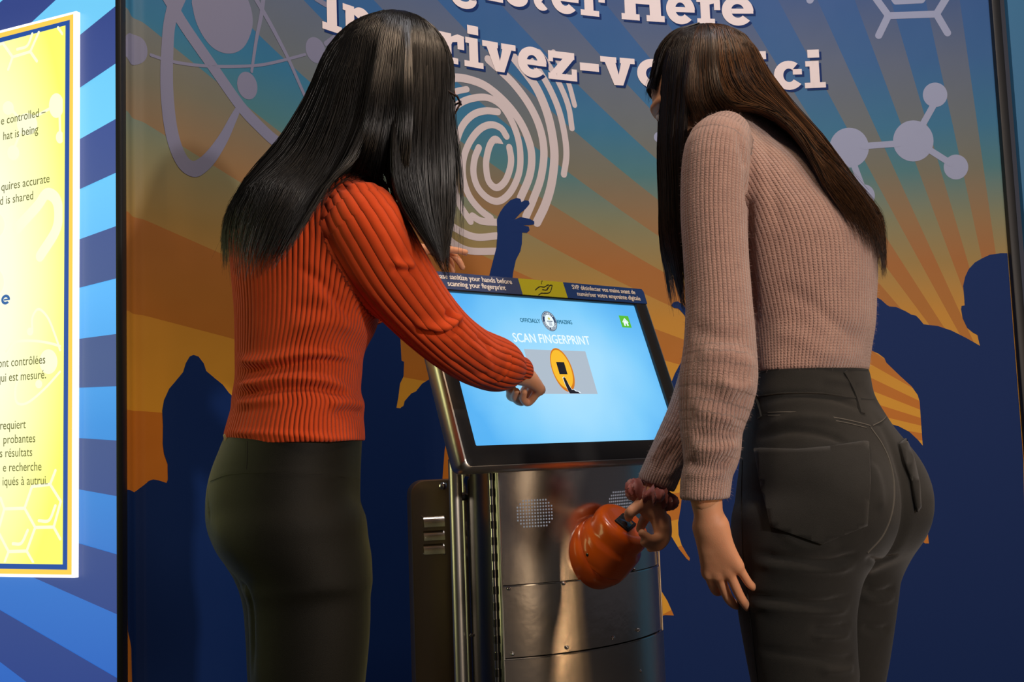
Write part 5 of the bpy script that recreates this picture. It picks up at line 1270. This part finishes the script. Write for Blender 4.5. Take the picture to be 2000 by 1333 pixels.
f2 = [([(1458, 325), (1460, 400), (1462, 480), (1470, 560), (1478, 640)], -.007, .008),
      ([(1345, 642), (1380, 650), (1420, 660), (1460, 650)], -.004, .012), ([(1360, 700), (1400, 690), (1450, 700), (1476, 730)], .004, .014), ([(1345, 760), (1390, 770), (1430, 790), (1470, 770)], -.004, .012),
      ([(1400, 740), (1440, 760), (1475, 750)], .005, .010), ([(1350, 800), (1400, 812), (1440, 826)], .004, .010), ([(1350, 850), (1400, 850), (1440, 842)], -.004, .008),
      ([(1345, 872), (1400, 880), (1445, 868)], .005, .009), ([(1335, 905), (1380, 908), (1430, 902)], -.006, .007), ([(1335, 925), (1380, 930), (1425, 922)], .002, .006),
      ([(1520, 560), (1580, 590), (1640, 640), (1690, 660)], -.003, .012), ([(1500, 640), (1560, 660), (1620, 690), (1690, 700)], .003, .014),
      ([(1480, 240), (1500, 300), (1510, 380), (1530, 460)], -.002, .008), ([(1440, 250), (1450, 300), (1456, 330)], -.003, .008),
      ([(1310, 850), (1290, 870), (1270, 905)], .004, .006), ([(1325, 870), (1300, 895), (1285, 925)], -.004, .006), ([(1328, 905), (1300, 935)], .003, .006)]
lo2 = np.array([.12, 1.50, P(1580, 745, 1.75)[2]-.02]); lo2[2] = cz2-.03; hi2 = np.array([.62, 2.14, P(1430, 195, 1.82)[2]+.02])
wz2 = P(1585, 727, 1.75)[2]
def sw2c(p): return np.where((p[:, 2] < wz2) & (p[:, 0] > .37) & (p[:, 2] > wz2-.3), np.maximum(sw2(p), T2(p)*0+.003), sw2(p))
def sw2c(p):
    s_ = np.maximum(SL2(p), cz2-p[:, 2]); sb = np.maximum(SL2B(p), (p-c2b)@c2n); t = np.maximum(T2(p), wz2-p[:, 2])
    return smin(smin(t, s_, .014), sb, .02)
SW2, V2, Q2, b2_ = garment('sweater', sw2c, lo2, hi2, .0032, M_WOOL, W2, f2, rib2, it=2)
SW2['label'] = 'dusty pink fuzzy rib knit sweater'
# jeans
jr = rows_px([(712, 1464, 1702), (735, 1462, 1708), (776, 1455, 1718), (820, 1449, 1740), (864, 1443, 1767), (908, 1438, 1789), (957, 1433, 1798), (996, 1430, 1800), (1040, 1430, 1792), (1084, 1434, 1776), (1120, 1450, 1756)], B2, ([700, 1200], [1.75, 1.75]), ([712, 735, 820, 908, 1000, 1120], [.112, .114, .132, .158, .166, .160]))
JH = ZTube(jr, B2)
jn = leg([(880, 1545, 1575), (930, 1490, 1630), (985, 1440, 1680), (1040, 1430, 1700), (1084, 1433, 1694), (1133, 1438, 1680), (1205, 1446, 1668), (1287, 1461, 1670), (1333, 1470, 1672), (1450, 1490, 1652), (1560, 1510, 1640), (1660, 1505, 1640), (1780, 1525, 1622), (1920, 1560, 1615), (1990, 1570, 1615)], 1.69, .98)
jf = leg([(880, 1685, 1715), (930, 1650, 1750), (985, 1605, 1780), (1040, 1590, 1788), (1084, 1580, 1776), (1133, 1572, 1755), (1166, 1570, 1750), (1232, 1566, 1741), (1287, 1570, 1733), (1333, 1575, 1725), (1450, 1585, 1705), (1560, 1590, 1695), (1660, 1580, 1692), (1780, 1600, 1680), (1900, 1625, 1680), (1960, 1630, 1682)], 1.82, .98)
JN, JF = ZTube(jn, B2), ZTube(jf, B2)
bk2 = -np.array([math.cos(math.radians(B2)), math.sin(math.radians(B2)), 0]); rt2 = np.array([.707, .707, 0])
hc = np.array([np.interp(P(1600, 1000, 1.75)[2], JH.r[:, 0], JH.r[:, 1]), np.interp(P(1600, 1000, 1.75)[2], JH.r[:, 0], JH.r[:, 2]), P(1600, 985, 1.75)[2]])
bn = [ellip(hc+bk2*.052-rt2*.068, (.083, .083, .095)), ellip(hc+bk2*.052+rt2*.068, (.080, .080, .093))]
def jeans(p):
    o = smin(smin(JH(p), JN(p), .012), JF(p), .010)
    return smin(o, smin(bn[0](p), bn[1](p), .012), .03)
def crk(V, N):   # centre-back seam valley
    q = V-hc; u = q@rt2; v = q@bk2; z = V[:, 2]-hc[2]
    k = np.exp(-(u/.012)**2)*np.clip(v/.05, 0, 1)*np.interp(z, [-.16, -.08, .02, .10, .14], [1, 1, .7, .25, 0])
    return V-N*(.010*k)[:, None]
jfold = [([(1480, 885), (1560, 895), (1640, 885), (1690, 872)], .0015, .004),
  ([(1462, 790), (1540, 772), (1620, 778), (1690, 800)], -.002, .006), ([(1475, 855), (1540, 842), (1610, 850), (1660, 868)], -.0025, .006), ([(1500, 830), (1560, 815), (1640, 822)], .002, .007),
  ([(1500, 960), (1550, 985), (1620, 990), (1690, 960)], -.003, .006), ([(1505, 975), (1570, 1002), (1640, 1002)], .003, .008), ([(1520, 1040), (1580, 1070), (1640, 1062)], .002, .008),
  ([(1470, 1082), (1540, 1092), (1620, 1098), (1680, 1082)], -.004, .006), ([(1470, 1100), (1540, 1110), (1620, 1114), (1672, 1104)], .003, .007),
  ([(1455, 1165), (1530, 1172), (1600, 1180), (1662, 1168)], -.004, .006), ([(1460, 1182), (1540, 1192), (1620, 1196), (1660, 1188)], .003, .006),
  ([(1580, 1228), (1620, 1230), (1662, 1222)], -.003, .006), ([(1585, 1242), (1630, 1244), (1662, 1236)], .003, .006), ([(1480, 1270), (1560, 1280), (1640, 1290), (1668, 1284)], -.003, .006), ([(1600, 1310), (1640, 1310), (1668, 1304)], .003, .006),
  ([(1690, 1090), (1720, 1100), (1755, 1085)], -.003, .006), ([(1684, 1150), (1715, 1160), (1748, 1150)], -.004, .006), ([(1682, 1165), (1712, 1174), (1748, 1166)], .003, .006), ([(1682, 1225), (1710, 1232), (1740, 1228)], -.003, .006),
  ([(1700, 900), (1716, 950), (1720, 1000)], .002, .010), ([(1600, 740), (1660, 745), (1700, 742)], .001, .005)]
JE, JV, JQ, jb = garment('jeans', lambda p: np.maximum(np.maximum(jeans(p), .09-p[:, 2]), p[:, 2]-wz2-.004), np.array([.26, 1.50, .05]), np.array([.72, 2.02, wz2+.03]), .0045, M_JEAN, W2, [(a, b*1.7, c) for a, b, c in jfold], it=2, extra=crk)
JE['label'] = 'washed black high-waisted skinny jeans'
for path, wd, h, nm in [([(1480, 774), (1530, 768), (1600, 768), (1660, 776), (1715, 780)], .0022, .0012, 'waistband_seam'), ([(1480, 728), (1560, 716), (1640, 718), (1702, 724)], .0022, .0012, 'waistband_seam'),
    ([(1500, 806), (1560, 806), (1640, 818), (1692, 830), (1700, 834)], .0016, .0010, 'yoke_seam'), ([(1500, 812), (1560, 812), (1640, 824), (1692, 836)], .0013, .0009, 'yoke_seam'), ([(1704, 832), (1725, 820), (1738, 800)], .0016, .0010, 'yoke_seam'),
    ([(1700, 836), (1722, 868), (1738, 905), (1746, 950), (1742, 1000), (1724, 1046), (1694, 1080)], .0024, .0013, 'centre_seam'),
    ([(1450, 900), (1448, 1000), (1452, 1100), (1462, 1180), (1480, 1333)], .0018, .0009, 'side_seam')]:
    strip_on(jb, path, wd, h, nm, M_SEAM if 'yoke' in nm or 'centre' in nm else M_JEAN, JE)
for path in [[(1650, 726), (1664, 752), (1676, 782), (1684, 808)], [(1700, 722), (1708, 750), (1716, 776)], [(1474, 778), (1480, 798), (1484, 816)]]:
    strip_on(jb, path, .0105, .0026, 'belt_loop', M_JEAN, JE)
pk = [(1477, 876), (1560, 880), (1620, 876), (1692, 864), (1696, 940), (1690, 1026), (1604, 1063), (1508, 1030), (1492, 960), (1477, 876)]
def pocket(poly, name):
    """patch pocket: grid filled inside the outline, wrapped on the denim and raised"""
    q = [Vector((a, b, 0)) for a, b in poly[:-1]]; bm = bmesh.new(); vv = [bm.verts.new(v) for v in q]; bm.faces.new(vv)
    for k in range(int(min(p[0] for p in poly)), int(max(p[0] for p in poly)), 12): bmesh.ops.bisect_plane(bm, geom=bm.verts[:]+bm.edges[:]+bm.faces[:], plane_co=(k, 0, 0), plane_no=(1, 0, 0))
    for k in range(int(min(p[1] for p in poly)), int(max(p[1] for p in poly)), 12): bmesh.ops.bisect_plane(bm, geom=bm.verts[:]+bm.edges[:]+bm.faces[:], plane_co=(0, k, 0), plane_no=(0, 1, 0))
    V = []; ok = True; bm.verts.index_update()
    for v in bm.verts:
        r = jb.ray_cast(Vector(CP), Vector(ray(v.co.x, v.co.y)))
        if r[0] is None: ok = False; V.append(None); continue
        n_ = Vector(r[1]); n_ = n_ if n_.dot(Vector(ray(v.co.x, v.co.y))) < 0 else -n_
        V.append(np.array(r[0]+n_*.0032))
    Fc = [[v.index for v in f.verts] for f in bm.faces if all(V[v.index] is not None for v in f.verts)]; bm.free()
    V = [v if v is not None else np.zeros(3) for v in V]
    me = bpy.data.meshes.new(name); me.from_pydata([tuple(map(float, v)) for v in V], [], Fc); me.update()
    o = link(name, me, M_JEAN, JE); md = o.modifiers.new('s', 'SOLIDIFY'); md.thickness = .003; md.offset = -1
    for f in me.polygons: f.use_smooth = True
    return o
pocket(pk, 'back_pocket')
pk2 = [(1752, 868), (1764, 858), (1780, 900), (1790, 945), (1793, 990), (1786, 1000), (1776, 940), (1762, 905), (1752, 868)]
pocket(pk2, 'back_pocket')
ins = [(1483, 884), (1560, 888), (1620, 884), (1686, 873), (1690, 940), (1684, 1022), (1604, 1056), (1514, 1025), (1498, 960), (1483, 884)]
for a, b in zip(ins[:-1], ins[1:]):
    n_ = 6; strip_on(jb, [(a[0]+(b[0]-a[0])*t, a[1]+(b[1]-a[1])*t) for t in np.linspace(0, 1, n_)], .0014, .0040, 'pocket_stitching', M_SEAM, JE, smooth=False)
# body
hd2c = P(1376, 178, 1.83); fw2 = np.array([-.72, .34, -.60]); HD2, L2 = head(hd2c, fw2, np.array([-.35, .25, 1.0]))
nk2 = PTube([P(1455, 262, 1.83), P(1432, 225, 1.83), P(1405, 195, 1.83)], [.05, .046, .05], 4)
T2s, JHs, JNs, JFs = ZTube(tors2, B2, -.010), ZTube(jr, B2, -.024), ZTube(jn, B2, -.016), ZTube(jf, B2, -.016)
SL2s = PTube(slv2, [.032, .040, .038, .036, .034, .036, .035, .032, .029, .026, .024, .022], 3); SL2Bs = PTube(slv2b, [.036, .040, .036, .036, .032, .028, .024, .021], 3)
f2d = np.array([-.707, .707, 0]); an2 = [np.array(jn[-1][1:3]), np.array(jf[-1][1:3])]; fp2 = [g for a in an2 for g in foot(a, f2d)]
def body2(p):
    o = smin(T2s(p), JHs(p), .02)
    for g in (JNs, JFs, SL2s, SL2Bs, *fp2): o = smin(o, g(p), .015)
    o = smin(o, nk2(p), .03); return np.maximum(smin(o, HD2(p), .02), .008-p[:, 2])
# left hand hanging
wl = P(1386, 1022, 1.612)
hf3, hl3, hh3, tp3 = hand(wl, np.array([.24, .24, -.93]), np.array([-.42, -.90, -.20]), np.array([-.9, .3, -.3]), [(30, 26, 14), (20, 20, 12), (11, 15, 10), (17, 20, 14)], fore=P(1376, 950, 1.61), thumb=[(.028, .010, .024), (.052, .006, .038), (.075, .000, .048)], sc=.92, fat=.90, long=1.08, spread=(5, 1, -5, -11))
# right hand on the scanner
tipc = tcn+ax*.004
H4 = [PTube([P(1288, 930, 1.985), P(1275, 970, 1.98), P(1282, 1000, 1.975), P(1291, 1028, 1.97)], [.021, .0185, .0165, .0130], 4),
      PTube([P(1268, 968, 1.975), P(1258, 988, 1.97), P(1262, 1000, 1.97)], [.016, .0135, .010], 3)]
FG4 = [PTube([P(1262, 978, 1.97), P(1246, 990, 1.962), P(1230, 1003, 1.95), tipc+ax*.008], [.0125, .0105, .0092, .0072], 4),
       PTube([P(1282, 995, 1.985), P(1266, 1003, 1.99), P(1256, 1020, 1.985), P(1250, 1034, 1.975)], [.0110, .0095, .0085, .0070], 4),
       PTube([P(1290, 1022, 1.97), P(1288, 1048, 1.965), P(1272, 1055, 1.955), P(1254, 1042, 1.95)], [.0120, .0100, .0088, .0068], 4),
       PTube([P(1296, 1018, 1.975), P(1297, 1052, 1.972), P(1280, 1068, 1.965), P(1258, 1060, 1.955)], [.0115, .0098, .0086, .0070], 4),
       PTube([P(1299, 1015, 1.985), P(1302, 1045, 1.985), P(1290, 1066, 1.985), P(1270, 1072, 1.98)], [.0105, .0088, .0078, .0064], 4)]
def hf4b(p):
    o = smin(H4[0](p), H4[1](p), .016)
    for g in FG4: o = smin(o, g(p), .006)
    return o
hl4, hh4 = P(1250, 1080, 1.95)-.05, P(1300, 920, 1.99)+.05
BD2 = mesh_body('body', [(body2, np.array([.10, 1.48, 0]), np.array([.74, 2.14, 1.66]), .0075), (HD2, hd2c-.15, hd2c+.15, .003), (hf3, hl3, hh3, .0016), (hf4b, np.minimum(hl4, tipc-.03), np.maximum(hh4, tipc+.03), .0017)], M_SKIN, W2)
nails(tp3, W2); eyes(L2, W2); shoes(an2, f2d, W2)
# scrunchie
scc = P(1270, 966, 1.985); sa = c2n; t1 = np.cross(sa, [0, 1, 0]); t1 /= np.linalg.norm(t1); t2 = np.cross(sa, t1); V = []; Fc = []; n1, n2 = 120, 20
for i in range(n1):
    a = 2*PI*i/n1; rr = .030+.005*math.sin(a*5+1)+.0025*math.sin(a*11); hh = .004*math.sin(a*4)+.003*math.sin(a*9+2)
    for j in range(n2):
        b_ = 2*PI*j/n2; r2 = .0125*(1+.28*math.sin(a*17+b_*2)+.18*math.sin(a*29+1+b_*3))
        V.append(scc+sa*(hh+r2*math.sin(b_))+(t1*math.cos(a)+t2*math.sin(a))*(rr+r2*math.cos(b_)))
for i in range(n1):
    for j in range(n2): Fc.append([i*n2+j, i*n2+(j+1) % n2, ((i+1) % n1)*n2+(j+1) % n2, ((i+1) % n1)*n2+j])
mb = MB(); mb.add(V, Fc); o = mb.build('scrunchie', mat('mauve_satin', lin((170, 96, 88)), .45, sheen=.3), W2, smooth=True); o['label'] = 'crumpled mauve satin scrunchie round the wrist'
# hair
M_HAIR2 = hair_mat('brown_hair', (.0035, .0022, .0015, 1), (.15, .062, .020, 1), .38, .30)
hb2 = dict(g=[gy([(1378, 46), (1388, 85), (1388, 140), (1398, 190), (1420, 212), (1470, 212), (1530, 240), (1572, 300), (1606, 385), (1640, 440)], [1.82, 1.755, 1.73, 1.72, 1.69, 1.69]),
    gy([(1381, 45), (1405, 78), (1422, 135), (1450, 180), (1495, 205), (1545, 240), (1590, 310), (1630, 390), (1660, 462)], [1.82, 1.76, 1.735, 1.71, 1.69]),
    gy([(1384, 45), (1418, 70), (1448, 120), (1482, 165), (1525, 205), (1575, 262), (1620, 340), (1662, 420), (1690, 485)], [1.82, 1.77, 1.75, 1.725, 1.70]),
    gy([(1387, 45), (1430, 66), (1466, 108), (1502, 155), (1548, 212), (1598, 268), (1648, 345), (1692, 425), (1712, 515)], [1.82, 1.79, 1.77, 1.745, 1.72]),
    gy([(1390, 46), (1440, 70), (1478, 112), (1516, 166), (1562, 222), (1612, 278), (1665, 352), (1718, 420), (1724, 490)], [1.83, 1.82, 1.81, 1.79, 1.76])],
    Yc=1.835, far=.7, depth=.25, clump=6, pull=.45, wave=.006, ragged=.10, near_frac=.75, base_len=.90, shrink=.10)
hm2 = dict(g=[gy([(1372, 46), (1355, 85), (1340, 140), (1338, 190), (1352, 232)], [1.82, 1.76, 1.735, 1.73]), gy([(1376, 46), (1375, 85), (1370, 140), (1374, 190), (1390, 222)], [1.82, 1.755, 1.73, 1.72]), gy([(1380, 46), (1396, 85), (1400, 140), (1412, 185), (1440, 212)], [1.82, 1.755, 1.73, 1.72])], Yc=1.83, far=.7, depth=.2, clump=8, pull=.3, wave=.002, ragged=.08, near_frac=.9, shrink=.1)
hf2g = dict(g=[gy([(1366, 46), (1325, 62), (1300, 110), (1294, 190), (1291, 270), (1298, 350), (1296, 440), (1318, 530), (1330, 580)], [1.83, 1.80, 1.80, 1.80, 1.78]),
    gy([(1369, 46), (1336, 66), (1314, 120), (1306, 200), (1302, 280), (1306, 360), (1306, 440), (1322, 520), (1330, 570)], [1.82, 1.78, 1.765, 1.765, 1.76]),
    gy([(1372, 46), (1350, 72), (1332, 130), (1324, 200), (1318, 280), (1320, 360), (1322, 440), (1330, 510), (1338, 560)], [1.82, 1.765, 1.745, 1.75, 1.75]),
    gy([(1375, 46), (1362, 80), (1352, 140), (1345, 200), (1338, 280), (1338, 360), (1340, 440), (1345, 500), (1350, 540)], [1.82, 1.76, 1.735, 1.75, 1.76])],
    Yc=1.83, far=.8, depth=.2, clump=6, pull=.4, wave=.003, ragged=.10, near_frac=.8, shrink=.1, base_len=.85)
fr2 = dict(g=[gy([(1364, 46), (1318, 60), (1288, 92), (1278, 130), (1266, 165), (1262, 188)], [1.83, 1.83, 1.84]), gy([(1366, 46), (1324, 66), (1298, 110), (1290, 150), (1284, 175), (1278, 192)], [1.82, 1.80, 1.82])], Yc=1.85, far=.6, depth=.2, clump=3, pull=.4, wave=.006, ragged=.3, near_frac=.9, shrink=.2)
ws2 = dict(g=[gy([(1364, 46), (1310, 64), (1286, 100), (1276, 140), (1262, 175), (1252, 200)], [1.83]*2), gy([(1388, 46), (1450, 76), (1495, 122), (1560, 205), (1620, 265), (1680, 340), (1735, 425), (1732, 500)], [1.80]*2)], Yc=1.84, near_only=True, depth=.05, clump=1, pull=.0, wave=.010, ragged=.3, base=False)
TG = [0]
def tint2(s_, n, r): return float(np.clip((r.uniform(0, 1)**1.6)*(1.0 if n == 5 else .5 if n == 3 else .12), 0, 1))  # lit highlights painted in: back locks tinted brightest, front locks kept dark
hair_group([hb2, hm2, hf2g, fr2], 'hair', M_HAIR2, W2, [4600, 1300, 2200, 220], pusher([sw2, ellip(hd2c+np.array([.012, 0, .008]), (.080, .082, .088)), nk2], (.15, 1.55, 1.12), (.70, 2.05, 1.66)), seg=18, rad=.00062, tint=tint2)
# loose fibres standing off the fuzzy wool
ps_ = rng.choice(len(V2), 16000, replace=False); N2 = normals(V2, Q2); p0 = V2[ps_]; n0 = N2[ps_]; t0 = rng.normal(0, 1, (16000, 3)); d0 = n0*rng.uniform(.2, 1, (16000, 1))+t0*.5; d0 /= np.linalg.norm(d0, axis=1)[:, None]
L0 = rng.uniform(.003, .0065, (16000, 1)); sd = np.cross(d0, n0+.01); sd /= np.linalg.norm(sd, axis=1)[:, None]; r0 = .00011
q1 = p0+d0*L0*.5; q2 = p0+d0*L0+np.array([0, 0, -.001]); VV = np.stack([p0-sd*r0, p0+sd*r0, q1+sd*r0*.8, q1-sd*r0*.8, q2], 1).reshape(-1, 3); k = np.arange(16000)*5
QQ = np.concatenate([np.stack([k, k+1, k+2, k+3], 1), np.stack([k+3, k+2, k+4, k+4], 1)])
F3 = np.concatenate([np.stack([k, k+1, k+2], 1), np.stack([k, k+2, k+3], 1), np.stack([k+3, k+2, k+4], 1)]).astype(np.int32)
FZ = link('wool_fuzz', fastmesh('wool_fuzz', VV, F3), mat('pale_wool_fibre', lin((190, 165, 158)), .9, sheen=.5), SW2); FZ['kind'] = 'stuff'
